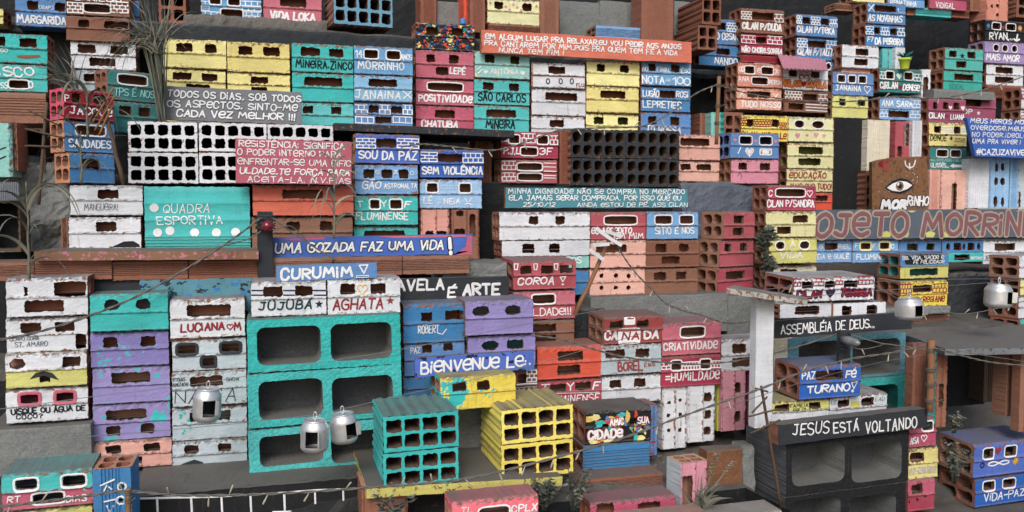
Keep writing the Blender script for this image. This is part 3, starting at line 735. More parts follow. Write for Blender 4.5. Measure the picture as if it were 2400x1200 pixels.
# ------------------------------------------------------------------ second row, left to centre
S(2.85)
B(-70, 76, 110, 147, 'teal', 'u-12-12 u45-86', [('GO', 0, 18, 118, 10)], deco=[('patch', 70, 132, 10, 'brown', [(38, 129), (92, 128), (96, 134), (60, 137), (40, 135)])], lab='teal brick with a bare clay scar, upper of two at the left edge')
B(-70, 149, 110, 214, 'tealM' if False else 'teal', 'l20-65w', [('DiSCO', -30, 80, 167, 24), ('SS', 0, 18, 200, 17), ('O', 66, 78, 198, 18)], lab='teal brick lettered DISCO at the left edge')
RB(-70, 215, 108, 288, 'ribbed clay brick under the teal bricks at the left edge', D=.12, Y=2.84)
S(2.88)
B(381, 91, 530, 160, 'yellow', 'u413-451 u480-507', lab='yellow brick atop the left yellow stack, beside the tall grass')
B(380, 161, 529, 222, 'yellow', 'u404-449 u472-509 l436-492', lab='yellow brick with three windows above the left end of the grey sign')
B(378, 223, 529, 288, 'yellow', 'u410-450', lab='yellow brick behind the left end of the grey sign')
B(532, 98, 679, 170, 'yellow', 'u559-592 u617-656', lab='pale yellow brick atop the second yellow stack')
B(533, 171, 680, 226, 'yellow', 'u588-628 l588-626', lab='yellow brick with one small window over the grey sign')
B(534, 227, 680, 288, 'yellow', 'u560-600', lab='yellow brick hidden behind the middle of the grey sign')
B(684, 102, 828, 170, 'teal', 'u705-750 u772-806', [('MiNeiRA.ZiNCO', 692, 826, 151, 20, 'ink', .15)], lab='teal brick lettered MINEIRA ZINCO in black')
B(685, 171, 829, 239, 'teal', 'u714-803', lab='teal brick with one wide window right of the grey sign')
B(686, 240, 829, 300, 'tealD' if False else 'teal', 'u710-735 u776-800', lab='teal brick with two small windows at the right end of the grey sign')
B(830, 108, 968, 175, 'blue', 'u855-886w u907-938w', [('14', 832, 851, 126, 18), ('ANOS', 939, 967, 133, 14), ('MORRiNHO', 838, 948, 154, 21)], lab='blue brick lettered MORRINHO under two framed windows')
B(830, 176, 967, 238, 'blueL', 'u864-931', [('JANAiNA', 832, 940, 222, 21)], deco=[('line', 955, 222, 3, 'white', [(945, 213), (965, 231)]), ('line', 955, 222, 3, 'white', [(965, 214), (947, 231)])], lab='light blue brick with a small white cross, below the MORRINHO brick')
B(830, 239, 968, 296, 'blueM', 'u864-888 u917-943 l879-918', pat=[(834, 246, 861, 268, 2, 2), (890, 246, 915, 268, 2, 2), (945, 246, 966, 268, 2, 2), (834, 274, 876, 288, 1, 3), (922, 274, 966, 288, 1, 3)], lab='blue brick with painted brickwork above the dark shelf')
S(2.95)
B(975, 118, 1111, 184, 'pink', 'u1000-1020 u1053-1076 l1022-1051', [('LEPÊ', 1053, 1092, 166, 18, 'white', .2)], lab='pink brick with three small windows under the splattered black brick')
B(975, 185, 1111, 247, 'pink', 'u1003-1085w', [('POSiTiViDADe', 980, 1108, 231, 19, 'white', .2)], lab='pink brick lettered POSITIVIDADE under a wide framed window')
B(975, 248, 1111, 312, 'pink', 'u1020-1067', [('CHATUBA', 987, 1074, 291, 20, 'white', .2)], lab='pink brick lettered CHATUBA just above the dark shelf')
B(1113, 120, 1242, 184, 'tealP', 'u1137-1160 u1197-1218', [('ANTÔNiA', 1150, 1216, 168, 14, 'white', .17)], deco=[('heart', 1139, 168, 6, 'white'), ('heart', 1226, 171, 6, 'white'), ('line', 1122, 163, 3, 'white', [(1117, 164), (1128, 156)]), ('line', 1122, 170, 3, 'white', [(1121, 172), (1131, 163)])], inner='olive', splash='yellowP', lab='pale teal brick with two white hearts, top of the teal stack')
B(1112, 185, 1242, 246, 'teal', 'u1133-1158 u1194-1217', [('SÃO CARLOS', 1120, 1233, 228, 21, 'ink', .15)], lab='teal brick lettered SÃO CARLOS in black')
B(1112, 247, 1241, 310, 'teal', 'u1140-1211', [('MiNeiRA', 1138, 1208, 291, 22, 'ink', .15)], lab='teal brick lettered MINEIRA in black above the shelf')
B(1247, 147, 1372, 206, 'white', 'u1286-1325', deco=[('line', 0, 160, 2.4, 'dkred', [(1249, 177), (1300, 178), (1370, 180)]), ('line', 0, 160, 2, 'dkred', [(1249, 148), (1248, 203)]), ('ring', 1285, 190, 4, 'inkT', 1.5), ('ring', 1315, 190, 4, 'inkT', 1.5), ('ring', 1341, 190, 4, 'inkT', 1.5)], txt=[('FLU', 1351, 1369, 199, 9, 'dkred', .18)], lab='white brick trimmed with thin red lines')
B(1247, 207, 1374, 271, 'white', 'u1279-1354', lab='plain white brick with a wide window below the red trimmed one')
B(1246, 272, 1371, 330, 'white', 'u1289-1323', lab='white brick at the foot of the upper white stack')
B(1376, 142, 1500, 202, 'yellow', 'u1400-1419 u1454-1475', lab='pale yellow brick with two small windows atop the centre yellow stack', inner='woodD')
B(1375, 203, 1498, 264, 'yellow', 'u1408-1467', lab='yellow brick with one wide window in the centre yellow stack')
B(1374, 265, 1497, 325, 'yellow', 'u1393-1416 u1449-1473', inner='olive', lab='yellow brick with olive lined windows at the foot of its stack')
B(1505, 142, 1621, 201, 'blue', 'u1521-1538 u1574-1594', [('NO', 1506, 1520, 161, 11), ('FiNAL', 1540, 1573, 163, 12), ('ÉSÓ', 1596, 1619, 166, 12), ('NOTA', 1506, 1559, 187, 19), ('De', 1561, 1572, 188, 8), ('100', 1577, 1619, 190, 20)], lab='light blue brick lettered NOTA DE 100')
B(1503, 203, 1619, 262, 'blueM', 'u1547-1584', [('LUGÃO', 1507, 1546, 219, 17), ('ROSi', 1585, 1615, 221, 16), ('LEPRETiER', 1507, 1599, 245, 18)], lab='mid blue brick with two lines of white lettering below the NOTA brick')
B(1503, 263, 1620, 330, 'blueM', 'u1520-1540 u1572-1594', [('TD NOSSA', 1514, 1597, 304, 18)], lab='blue brick lettered TD NOSSA above the dark cell bricks')

# grey sign, shelf
SIGN(388, 209, 708, 286, 'grey', [('TODOS OS DiAS, SOB TODOS', 391, 706, 226, 18, 'white', .19, 'slate'), ('OS ASPeCTOS, SiNTO-Me', 391, 697, 248, 18, 'white', .19, 'slate'), ('CADA VeZ MeLHOR !!!', 412, 693, 270, 18, 'white', .19, 'slate')], 'grey sign with three lines of white lettering in front of the yellow stacks', Y=2.76, roll=-.6)
SLAB([P(783, 288, 2.68), P(1206, 306, 2.68), P(1206, 306, 2.68) + Vector((0, .24, 0)), P(783, 288, 2.68) + Vector((0, .24, 0))], .022, 'charcoal', 'long dark plank shelf under the pink and teal stacks', 'plank_shelf', 'shelf', under='wood')

# ------------------------------------------------------------------ left: turned bricks, white cells
S(2.66)
B(-60, 287, 27, 415, 'tealP', '', vert=True, lab='pale teal upright brick at the left edge', deco=[('line', 10, 345, 3, 'black', [(-6, 352), (12, 345)]), ('line', 10, 370, 3, 'black', [(-6, 374), (12, 366)])], Y=2.62)
RB(27, 287, 42, 400, 'thin upright clay brick beside the pale teal one', vert=True, Y=2.64)
B(253, 166, 369, 238, 'tealD', 'u279-346w', [('TPS É NOS', 268, 363, 218, 19, 'tealP', .15)], rz=30, lab='dark teal turned brick with a framed window behind the red brick', Y=2.78)
B(262, 239, 371, 312, 'tealD', 'u281-310 u326-354', rz=30, lab='dark teal turned brick with two windows right of the red brick', Y=2.78)
B(151, 210, 268, 282, 'red', 'u170-192 u222-252', [('P', 152, 164, 230, 18), ('JACQUe', 164, 265, 261, 20)], rz=34, end='hot', lab='red turned brick with a bright pink cell end', Y=2.62)
B(152, 284, 270, 358, 'blueM', 'u181-248w', [('SAUDADES', 163, 262, 338, 20)], rz=34, lab='blue turned brick lettered SAUDADES', end='clayL', Y=2.62)
B(165, 359, 270, 430, 'blueM', 'b190,372,235,395', rz=34, lab='blue turned brick with one window below the SAUDADES brick', end='clayL', Y=2.62)
for (a, b, c, d, lb) in ((300, 285, 463, 356, 'white ten-cell brick, upper left of the white cell wall'), (300, 358, 465, 430, 'white ten-cell brick with bare clay corner, lower left of the white cell wall'), (466, 288, 625, 356, 'white ten-cell brick behind the top left corner of the pink sign'), (467, 358, 625, 430, 'white ten-cell brick behind the lower left of the pink sign'), (627, 292, 781, 356, 'white ten-cell brick with blackened top behind the pink sign'), (627, 358, 781, 430, 'white ten-cell brick hidden behind the pink sign')):
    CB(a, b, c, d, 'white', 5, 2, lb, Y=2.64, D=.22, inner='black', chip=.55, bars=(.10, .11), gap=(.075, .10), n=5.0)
SIGN(552, 328, 824, 431, 'rose', [('ReSiSTÊNCiA: SiGNiFiCA', 559, 808, 340, 17, 'white', .17), ('O PODeR iNTeRNO PARA', 556, 800, 359, 16, 'white', .17), ('eNFReNTAR-Se UMA DiFiC', 557, 823, 381, 16, 'white', .17), ('ULDADe,Te FORÇA PARA', 561, 820, 403, 16, 'white', .17), ('ACeiTA-LA. N.V.P.AS', 579, 822, 422, 15, 'white', .17)], 'pink sign with five lines of white lettering', Y=2.55, roll=-.7)

# blue towers in the middle
S(2.64)
B(833, 314, 984, 384, 'blueD', 'u882-930', [('SOU DA PAZ', 840, 978, 364, 22, 'white', .19)], pat=[(836, 325, 880, 347, 3, 3), (932, 325, 982, 347, 3, 3)], end='clayL', lab='deep blue brick lettered SOU DA PAZ')
B(832, 386, 980, 456, 'blue', 'u852-878 u895-920 u935-958', [('G', 881, 891, 404, 10), ('Ã', 922, 933, 405, 10), ('O', 962, 971, 406, 10), ('GÃO', 848, 893, 434, 20), ('ASTRONALTA', 900, 978, 436, 13)], lab='blue brick lettered with a word about astronauts, three windows')
B(831, 458, 980, 528, 'teal', 'u868-890w u915-942w', [('T', 836, 853, 478, 16, 'white', .2), ('Y', 893, 908, 478, 17, 'white', .2), ('F', 947, 963, 480, 17, 'white', .2), ('FLUMiNENSE', 833, 958, 507, 20, 'white', .17)], lab='teal brick lettered T Y F around two windows')
B(830, 530, 980, 598, 'teal', 'u854-950', lab='teal brick behind the blue and pink slogan board')
S(2.66)
B(985, 350, 1134, 417, 'blueD', 'u1027-1084', [('SeM ViOLÊNCiA', 989, 1133, 400, 20, 'white', .18)], pat=[(987, 357, 1025, 379, 3, 2), (1086, 359, 1133, 381, 2, 4)], lab='deep blue brick lettered SEM VIOLÊNCIA')
B(984, 420, 1130, 489, 'blueL', 'u1001-1026w u1078-1104w', [('LÊ', 992, 1015, 470, 17), ('e', 1027, 1033, 476, 8), ('NEiA', 1040, 1079, 472, 15)], deco=[('line', 0, 470, 3, 'white', [(1090, 465), (1096, 474)]), ('line', 0, 470, 3, 'white', [(1106, 465), (1101, 473)]), ('line', 0, 470, 3, 'white', [(1091, 479), (1098, 477), (1107, 480)])] + [('spot', 1034 + 7 * i, 436 + 6 * (k), 1.2, 'white') for i in range(6) for k in range(2)], lab='light blue brick with dotted paint between two framed windows')
B(987, 491, 1056, 612, 'salmon', 'b998,541,1017,560 b1024,541,1048,560', vert=True, lab='pale salmon upright brick behind the slogan board', raw='clay')
B(1059, 491, 1126, 615, 'clay', 'b1101,502,1116,555 b1065,536,1090,560 b1070,490,1088,507', vert=True, lab='bare clay upright brick with broken openings right of the slogan board', raw='clay')
RB(1113, 314, 1153, 430, 'upright ribbed clay pillar under the dark shelf', vert=True, Y=2.86, c='brown')
RB(975, 312, 992, 420, 'thin upright clay brick in the opening under the shelf', vert=True, Y=2.9, c='brown')

# centre: red pair, dark cell bricks
S(2.86)
B(1175, 308, 1309, 372, 'crimson', 'u1194-1218w u1261-1285w l1222-1260w', [('P.J.L', 1180, 1220, 354, 18, 'white', .17), ('3F', 1265, 1296, 355, 18, 'white', .17)], pat=[(1177, 315, 1189, 332, 2, 2), (1224, 314, 1255, 334, 2, 3), (1290, 318, 1308, 338, 2, 2)], lab='crimson brick lettered 3F under the end of the shelf', Y=2.8)
B(1175, 374, 1307, 430, 'crimson', 'u1214-1271w l1215-1271w', pat=[(1178, 378, 1209, 397, 2, 3), (1178, 405, 1209, 424, 2, 3)], deco=[('line', 0, 400, 3, 'white', [(1276, y), (1303, y + 1)]) for y in (382, 391, 401, 411, 417)], lab='crimson brick with two wide framed windows left of the dark cell bricks', Y=2.8)
for (a, b, c, d, lb) in ((1338, 304, 1466, 370, 'dark charred ten-cell brick, upper left of its block of four'), (1467, 306, 1592, 372, 'dark charred ten-cell brick, upper right of its block of four'), (1338, 371, 1466, 435, 'dark charred ten-cell brick, lower left of its block of four'), (1467, 373, 1591, 438, 'dark charred ten-cell brick, lower right of its block of four')):
    CB(a, b, c, d, 'charcoal', 5, 2, lb, Y=2.8, D=.15, side='clay', inner='woodD', chip=.35, bars=(.08, .09), gap=(.07, .1), n=4.2, back='woodD')
RB(1311, 306, 1337, 436, 'ribbed clay upright left of the dark cell bricks', Y=2.83, vert=True)
S(2.84)
B(1593, 315, 1689, 376, 'salmon', 'u1596-1664', lab='salmon brick with one wide window right of the dark cell bricks')
B(1591, 377, 1687, 426, 'salmon', 'u1596-1620 u1634-1668', lab='salmon brick with two windows right of the dark cell bricks')
SIGN(1185, 441, 1611, 487, 'tealM', [('MiNHA DiGNiDADe NÃO Se COMPRA NO MeRCADO', 1190, 1605, 449, 13, 'white', .18), ('eLA JAMAiS SeRAR COMPRADA, POR iSSO QUe eU', 1192, 1596, 464, 13, 'white', .18), ('25/10/12', 1225, 1300, 480, 11, 'white', .17), ('AiNDA eSTOU De PÉ. ASS CiLAN', 1352, 1611, 480, 11, 'white', .17)], 'long teal blue sign with four lines of white lettering', Y=2.62, lean=0, chip=.3)

# ------------------------------------------------------------------ right of centre, upper
S(3.1)
CB(1645, -6, 1690, 58, 'brown', 2, 2, 'long ribbed clay brick with broken cells at the top edge', Y=2.98, D=.2, bars=(.09, .1), inner='clayD')
CB(1635, 59, 1681, 117, 'brown', 2, 2, 'long ribbed clay brick with cells below the broken one', Y=2.98, D=.2, bars=(.09, .1), inner='clayD')
S(3.2)
B(1640, 43, 1734, 104, 'blueM', 'u1680-1703', [('SeRGiO CeSAR', 1645, 1732, 84, 18, 'white', .17)], pat=[(1705, 54, 1732, 74, 3, 4)], lab='blue brick partly hidden behind the long clay bricks', Y=3.24)
B(1640, 105, 1734, 155, 'blueM', 'u1680-1712', [('NANDO', 1675, 1730, 143, 17)], lab='blue brick second from top behind the long clay bricks', Y=3.24)
B(1738, 20, 1839, 79, 'brown', 'u1764-1816', [('CiLAN P/DUDA', 1740, 1834, 62, 18, 'white', .2)], pat=[(1739, 27, 1762, 44, 3, 3), (1817, 34, 1836, 52, 2, 2)], lab='brown brick with white lettering and patterned corners, top right tower')
B(1738, 79, 1836, 128, 'crimson', 'u1773-1798', [('NÃO CHORe,SORRiA', 1739, 1835, 118, 14, 'white', .2)], pat=[(1739, 83, 1771, 101, 2, 3), (1800, 85, 1834, 103, 2, 3)], lab='crimson brick lettered NÃO CHORE SORRIA')
B(1738, 129, 1832, 165, 'red', 'l1768-1807w', lab='red brick just above the upper salmon brick')
B(1868, 34, 1964, 86, 'blueM', 'u1882-1901 u1925-1945', [('CiLAN P/TeKA', 1869, 1958, 70, 17, 'white', .19)], pat=[(1869, 37, 1880, 54, 3, 2), (1903, 40, 1923, 58, 3, 3), (1946, 46, 1963, 64, 2, 3)], lab='blue patterned brick atop the second tower from the right cluster')
B(1868, 87, 1963, 141, 'blueM', 'u1895-1937', [('CiLAN P/TALiTA', 1870, 1960, 122, 18, 'white', .19)], pat=[(1870, 90, 1893, 110, 3, 3), (1938, 96, 1962, 114, 2, 3)], lab='blue patterned brick above the pink tin roof')
B(1880, 142, 1966, 166, 'blueM', 'm1938-1948wo', lab='low blue brick behind the pink tin roof')
S(3.1)
B(1730, 148, 1836, 205, 'salmonD', 'u1747-1769w u1786-1813w l1764-1801w', [('OD', 1732, 1746, 162, 13), ('e', 1776, 1783, 165, 12), ('Te', 1816, 1830, 169, 13), ('ANA', 1731, 1758, 185, 13), ('VERON', 1802, 1833, 193, 12)], lab='salmon brick with three framed windows in the right tower')
B(1727, 206, 1833, 258, 'salmonD', 'u1752-1807', [('TUDO NOSSO', 1737, 1831, 245, 16, 'white', .18)], deco=[('line', 0, 220, 3, 'white', [(1734, 212), (1745, 226)]), ('line', 0, 220, 3, 'white', [(1745, 212), (1734, 226)]), ('line', 0, 225, 3, 'white', [(1813, 220), (1825, 232)]), ('line', 0, 225, 3, 'white', [(1825, 220), (1813, 232)])], lab='salmon brick lettered TUDO NOSSO')
B(1837, 158, 1942, 211, 'white', 'u1850-1870 u1902-1922', [('CiLAN', 1838, 1879, 195, 16, 'amber', .24, 'dkred'), ('CAMiLA', 1890, 1939, 198, 16, 'amber', .24, 'dkred')], deco=[('heart', 1884, 196, 8, 'red'), ('hline', 1886, 186, 14, 'dkred')] + [('line', 0, 170, 1.6, 'dkred', [(1886 + 9 * math.cos(a), 178 - 9 * math.sin(a)), (1886 + 16 * math.cos(a), 178 - 16 * math.sin(a))]) for a in (.3, .8, 1.3, 1.8, 2.3, 2.8)], lab='white brick with orange lettering under the pink tin roof')
B(1840, 212, 1941, 264, 'brown', 'u1884-1917 l1850-1886', pat=[(1842, 214, 1880, 234, 3, 5), (1920, 222, 1940, 240, 2, 2)], deco=[('line', 0, 250, 3, 'white', [(1890, y), (1940, y + 3)]) for y in (244, 251, 258)], lab='brown brick with white grid painting below the orange lettered brick')
mbr = MB()
e0, e1 = P(1835, 160, 3.03), P(1940, 165, 3.03); b0, b1 = P(1822, 127, 3.2), P(1934, 139, 3.2); n = 44; vs = []
for i in range(n + 1):
    for k in range(2): vs.append((e0 if k == 0 else b0).lerp(e1 if k == 0 else b1, i / n) + Vector((0, 0, .0022 * math.cos(i * math.pi / 2))))
mbr.add(vs, [(2 * i, 2 * i + 2, 2 * i + 3, 2 * i + 1) for i in range(n)], 0, .6); mbr.add([v - Vector((0, 0, .003)) for v in vs], [(2 * i + 1, 2 * i + 3, 2 * i + 2, 2 * i) for i in range(n)], 0, .6)
label(mbr.build('tin_roof', [paint('pinkL', .4, 'crimson', dust=.35)]), 'small pink corrugated roof sheet on the white brick tower', 'roof sheet')
S(3.22)
B(2034, 5, 2124, 57, 'blueM', 'u2051-2102', [('AS NOViNHAS', 2035, 2116, 43, 17, 'white', .19), ('1', 2104, 2108, 24, 10), ('...', 2110, 2122, 28, 5, 'white', .4)], deco=[('line', 0, 18, 3, 'white', [(2037, 10), (2050, 26)]), ('line', 0, 18, 3, 'white', [(2050, 10), (2037, 25)])], lab='blue brick lettered AS NOVINHAS')
B(2031, 57, 2122, 110, 'blueM', 'u2050-2064 u2087-2104', [('F7', 2034, 2049, 92, 13), ('DA PeReiRA', 2051, 2119, 97, 17, 'white', .19)], pat=[(2031, 62, 2048, 80, 3, 2), (2066, 64, 2085, 82, 2, 3), (2105, 66, 2121, 84, 2, 2)], lab='blue patterned brick just below the AS NOVINHAS brick')
B(2082, -26, 2169, 17, 'blue', '', [('ReNATiNHA', 2088, 2150, 7, 13)], lab='light blue brick cut by the top edge right of centre', Y=3.3)
B(2180, -30, 2268, 23, 'pink', '', [('ViDiGAL', 2194, 2240, 12, 14)], lab='pink brick lettered VIDIGAL at the top edge', Y=3.3)
for (a, b, c, d, lb) in ((1958, 8, 2009, 26, 'ribbed clay brick left of the AS NOVINHAS brick at the top edge'), (2125, 15, 2146, 36, 'short ribbed clay piece left of the teal plank'), (2231, 23, 2272, 42, 'short ribbed clay piece right of the teal plank')):
    RB(a, b, c, d, lb, Y=3.32, D=.08)
RB(2146, 20, 2230, 39, 'flat teal brick lying under the pink VIDIGAL brick', c='teal', Y=3.31, D=.08)
RB(2274, -30, 2305, 27, 'upright ribbed clay brick near the upper right corner', vert=True, Y=3.34)
B(2314, -30, 2368, 50, 'salmonD', 'b2324,10,2330,18o b2336,9,2342,17o b2336,31,2342,39o', vert=True, lab='upright salmon brick with small round holes near the upper right corner', Y=3.3)
CB(2382, -10, 2440, 42, 'brown', 2, 2, 'brown cell brick in the upper right corner', Y=3.3, D=.12)
B(2000, -30, 2075, 6, 'yellow', '', lab='yellow brick edge at the top above the AS NOVINHAS brick', Y=3.3)
B(1975, 105, 2061, 160, 'white', 'u2007-2037 l2004-2036', lab='white brick with two windows one above the other, left of the yellow pot', Y=3.14)
RB(2098, 111, 2121, 171, 'white upright ribbed brick behind the yellow pot', c='white', vert=True, Y=3.2)
B(2068, 113, 2098, 170, 'teal', '', vert=True, lab='teal upright brick left of the yellow pot', Y=3.22)
RB(1972, 158, 2040, 171, 'flat salmon brick under the white brick near the pot', c='salmonD', Y=3.15, D=.08)
B(1953, 169, 2049, 224, 'blueM', 'u1965-1982w u1990-2006w u2014-2031w', [('JANAiNA', 1959, 2020, 206, 15, 'white', .2)], deco=[('hline', 2034, 209, 9, 'white')], lab='blue brick with three framed windows and an outlined heart', Y=3.1)
B(2062, 160, 2160, 218, 'tealD', 'u2078-2096w u2121-2140w', [('CiRLAN', 2063, 2106, 200, 18, 'white', .2, 'ink'), ('DeNiSe', 2116, 2157, 205, 17, 'white', .2, 'ink')], deco=[('heart', 2109, 178, 8, 'white'), ('heart', 2109, 178, 5, 'red'), ('heart', 2111, 204, 6, 'red')], pat=[(2064, 168, 2077, 184, 2, 2), (2142, 174, 2158, 190, 2, 2)], lab='green teal brick with a red heart under the yellow pot', Y=3.1)
B(2161, 162, 2184, 231, 'white', 'b2165,180,2177,228', vert=True, lab='white upright brick with a tall slot right of the hearts brick', Y=3.14)
B(1952, 224, 2036, 278, 'yellowG', 'u1968-1983 u2011-2029', inner='olive', lab='olive yellow brick with two windows right of the grid painted brick', Y=3.08)
B(2063, 228, 2160, 282, 'blue', 'l2084-2133', [('ANA SARA', 2067, 2140, 243, 16, 'white', .2)], pat=[(2141, 236, 2158, 252, 2, 2), (2064, 256, 2082, 274, 2, 2), (2135, 260, 2158, 276, 2, 2)], lab='light blue brick with lettering over a wide lower window', Y=3.06)
B(2177, 231, 2265, 288, 'plum', 'u2188-2199 u2212-2224 u2236-2250', [('CiLAN', 2178, 2215, 271, 15, 'white', .2, 'ink'), ('LUANA', 2228, 2262, 274, 14, 'white', .2, 'ink')], deco=[('heart', 2229, 252, 5, 'white'), ('heart', 2258, 253, 6, 'white'), ('heart', 2221, 272, 5, 'red')], lab='plum brick with small hearts and three windows', Y=3.04)
B(2240, 224, 2336, 280, 'plum', 'u2258-2302', [('TOP', 2248, 2281, 261, 14)], deco=[('star', 2295, 265, 6, 'white')], lab='plum brick with a wide window behind the hearts brick', Y=3.12)
LUMP(2188, 211, 2332, 232, 3.1, .2, 'concrete', amp=.004)
B(2216, 112, 2306, 165, 'tealG', 'u2226-2244 u2269-2288 l2243-2267', deco=[('star', 2257, 131, 8, 'ink')], lab='green teal brick with three windows and a dark star', Y=3.16)
B(2213, 166, 2304, 215, 'tealG', 'u2238-2283', [('ViDiGAL', 2226, 2262, 203, 12, 'tealD', .12)], lab='green teal brick with one wide window below the star brick', Y=3.16)
B(2311, 48, 2420, 99, 'black', 'u2327-2346w u2360-2381w', [('RYAN...', 2320, 2376, 85, 18, 'white', .18), ('↓', 2376, 2392, 88, 18, 'white', .25)], deco=[('heart', 2353, 64, 5, 'red'), ('sun', 2392, 66, 8, 'amber'), ('spot', 2318, 60, 5, 'blueM')], lab='black brick with painted sun, heart and an arrow', Y=3.2, end='black', chip=.2)
B(2309, 98, 2420, 150, 'lilac', 'u2330-2342wo u2351-2363wo u2373-2385wo', [('MAiS AMOR', 2312, 2391, 135, 17, 'white', .2)], lab='lilac brick lettered MAIS AMOR', Y=3.18, end='lilac')
B(2313, 149, 2400, 201, 'white', 'u2335-2376 l2334-2378', lab='white brick below the lilac one at the right edge', Y=3.18)
RB(2312, 200, 2402, 231, 'ribbed clay brick below the white one at the right edge', Y=3.17)
S(3.04)
B(2396, 208, 2500, 258, 'white', '', pat=[(2397, 214, 2440, 232, 2, 3, 'dkred')], lab='white brick cut by the right edge, clay cells showing', rz=6)
B(2394, 259, 2500, 300, 'white', '', pat=[(2396, 264, 2440, 280, 2, 3, 'dkred')], lab='white brick cut by the right edge behind the blue sign', rz=6)

# right, second tier
S(2.92)
SIGN(1954, 276, 2033, 492, 'black', [], 'tall black board between the yellow tower and the white upright bricks', Y=2.98, chip=.1, cat='board', name='dark_board')
B(1738, 270, 1848, 332, 'yellowS', 'u1751-1768 u1811-1827', [('CiLAN', 1739, 1776, 314, 14, 'dkred', .18), ('MiCHeLLe', 1786, 1845, 318, 15, 'dkred', .18)], pat=[(1769, 280, 1810, 296, 3, 6, 'dkred'), (1739, 276, 1750, 294, 3, 2, 'dkred'), (1828, 288, 1845, 302, 3, 3, 'dkred')], lab='yellow brick with red brickwork and red lettering in the right tower')
CB(1697, 263, 1741, 332, 'clay', 2, 2, 'teal edged clay cell brick left of the red lettered yellow brick', Y=2.95, D=.12, side='teal')
RB(1640, 265, 1666, 340, 'weathered round ribbed clay brick beside the pole', vert=True, Y=3.02)
RB(1666, 263, 1696, 335, 'pale teal upright brick beside the pole', c='tealP', vert=True, Y=2.98)
B(1849, 274, 1955, 333, 'yellowP', 'u1864-1886wo u1905-1932wo', deco=[('heart', 1871, 317, 7, 'pinkL'), ('heart', 1893, 317, 4, 'pinkL'), ('heart', 1914, 316, 7, 'pinkL'), ('heart', 1933, 318, 5, 'pinkL')], lab='pale yellow brick with pink hearts under two oval windows')
B(1847, 335, 1955, 395, 'yellowP', 'u1873-1930 l1873-1925', inner='olive', lab='pale yellow brick with two wide windows below the pink hearts')
B(1845, 396, 1953, 450, 'yellowP', '', [('eDUCAÇÃO', 1850, 1938, 411, 16, 'dkred', .17), ('MAiS QUe TUDO!', 1852, 1951, 437, 15, 'dkred', .17)], lab='pale yellow brick lettered EDUCAÇÃO in red')
B(1841, 451, 1952, 496, 'orange', 'u1912-1942', [('e', 1890, 1905, 462, 14)], lab='orange brick behind the crimson one, foot of the yellow tower')
B(1800, 335, 1843, 392, 'plum', '', lab='plum brick sliver between the blue and pale yellow towers', Y=2.98)
B(1810, 393, 1842, 450, 'black', '', multi=('yellowG', 'tealD'), lab='dark splashed brick sliver left of the EDUCAÇÃO brick', Y=2.98)
S(2.78)
B(1713, 311, 1827, 372, 'blueM', 'u1735-1763w u1782-1810w', [('I', 1730, 1738, 353, 15)], deco=[('heart', 1758, 356, 12, 'white'), ('heart', 1758, 356, 8.5, 'hot'), ('rect', 1796, 356, 17, 'white', 8), ('rect', 1796, 356, 14, 'crimson', 5.5), ('heart', 1724, 328, 5, 'pinkL'), ('heart', 1772, 330, 5, 'pinkL'), ('heart', 1819, 331, 5, 'pinkL')], end='blueM', inner='navy', lab='blue brick painted with I, a heart and a red bus')
B(1715, 373, 1826, 431, 'pinkL', 'u1732-1752 u1782-1806', deco=[('line', 0, 410, 1.2, 'ink', [(1730, 412), (1735, 404), (1740, 412), (1737, 420)])], lab='pink brick with two windows below the heart and bus brick')
LUMP(1596, 428, 1790, 560, 2.78, .25, 'slate', amp=.012, chip=.3, under='wood')

# eye board and its neighbours
RB(2032, 281, 2086, 402, 'cream upright ribbed brick behind the eye board', c='cream', vert=True, Y=2.95)
B(2099, 284, 2137, 370, 'crimson', 'b2121,290,2132,342 b2105,342,2116,368', vert=True, lab='crimson upright brick behind the eye board', Y=3.0)
RB(2138, 282, 2161, 370, 'white upright ribbed brick behind the eye board', c='white', vert=True, Y=2.98)
CB(2028, 400, 2046, 495, 'brown', 1, 3, 'narrow brown cell brick left of the eye board', Y=2.93, D=.1)
eye = SIGN(2044, 366, 2178, 494, 'umber', [('MOR', 2063, 2125, 480, 27, 'white', .30, 'ink'), ('RiNHO', 2124, 2176, 471, 24, 'white', .2, 'ink')], 'brown board painted with a large eye', Y=2.86, chip=.7, cat='painted board', name='eye_board', multi=('woodD',), poly=[(2044, 380), (2062, 374), (2100, 369), (2172, 366), (2177, 460), (2170, 494), (2044, 494)],
    deco=[('patch', 0, 430, 5, 'ink', [(2073, 440), (2090, 425), (2110, 417), (2128, 421), (2143, 434), (2130, 447), (2110, 455), (2088, 451)])])
fe = Frame(2044, 366, 2178, 494, 2.86); mb = MB(); z0 = lambda x, z: 0.0
blob(mb, [fe.loc(*p) for p in [(2078, 440), (2092, 430), (2108, 424), (2124, 426), (2138, 434), (2126, 443), (2108, 449), (2090, 447)]], z0, .0016, 0); mb.build('eye_white', [letter('white')], eye)
mb = MB(); x, z = fe.loc(2108, 436); r = 11 * fe.k(2108, 436); blob(mb, oval_pts(x, z, r, r), z0, .0024); mb.build('iris', [letter('wood')], eye)
mb = MB(); blob(mb, oval_pts(x, z, r * .55, r * .55), z0, .0032); mb.build('pupil', [letter('black')], eye)
mb = MB(); blob(mb, oval_pts(x - r * .5, z + r * .4, r * .28, r * .34), z0, .0040); mb.build('eye_glint', [letter('white')], eye)
for (px, py, rr) in ((2064, 384, 7), (2076, 393, 9), (2080, 376, 6)):
    mb = MB(); x, z = fe.loc(px, py); r = rr * fe.k(px, py); blob(mb, oval_pts(x, z, r, r), z0, .0012 + rr * .0001); mb.build('red_spot', [letter('red')], eye)
mb = MB()
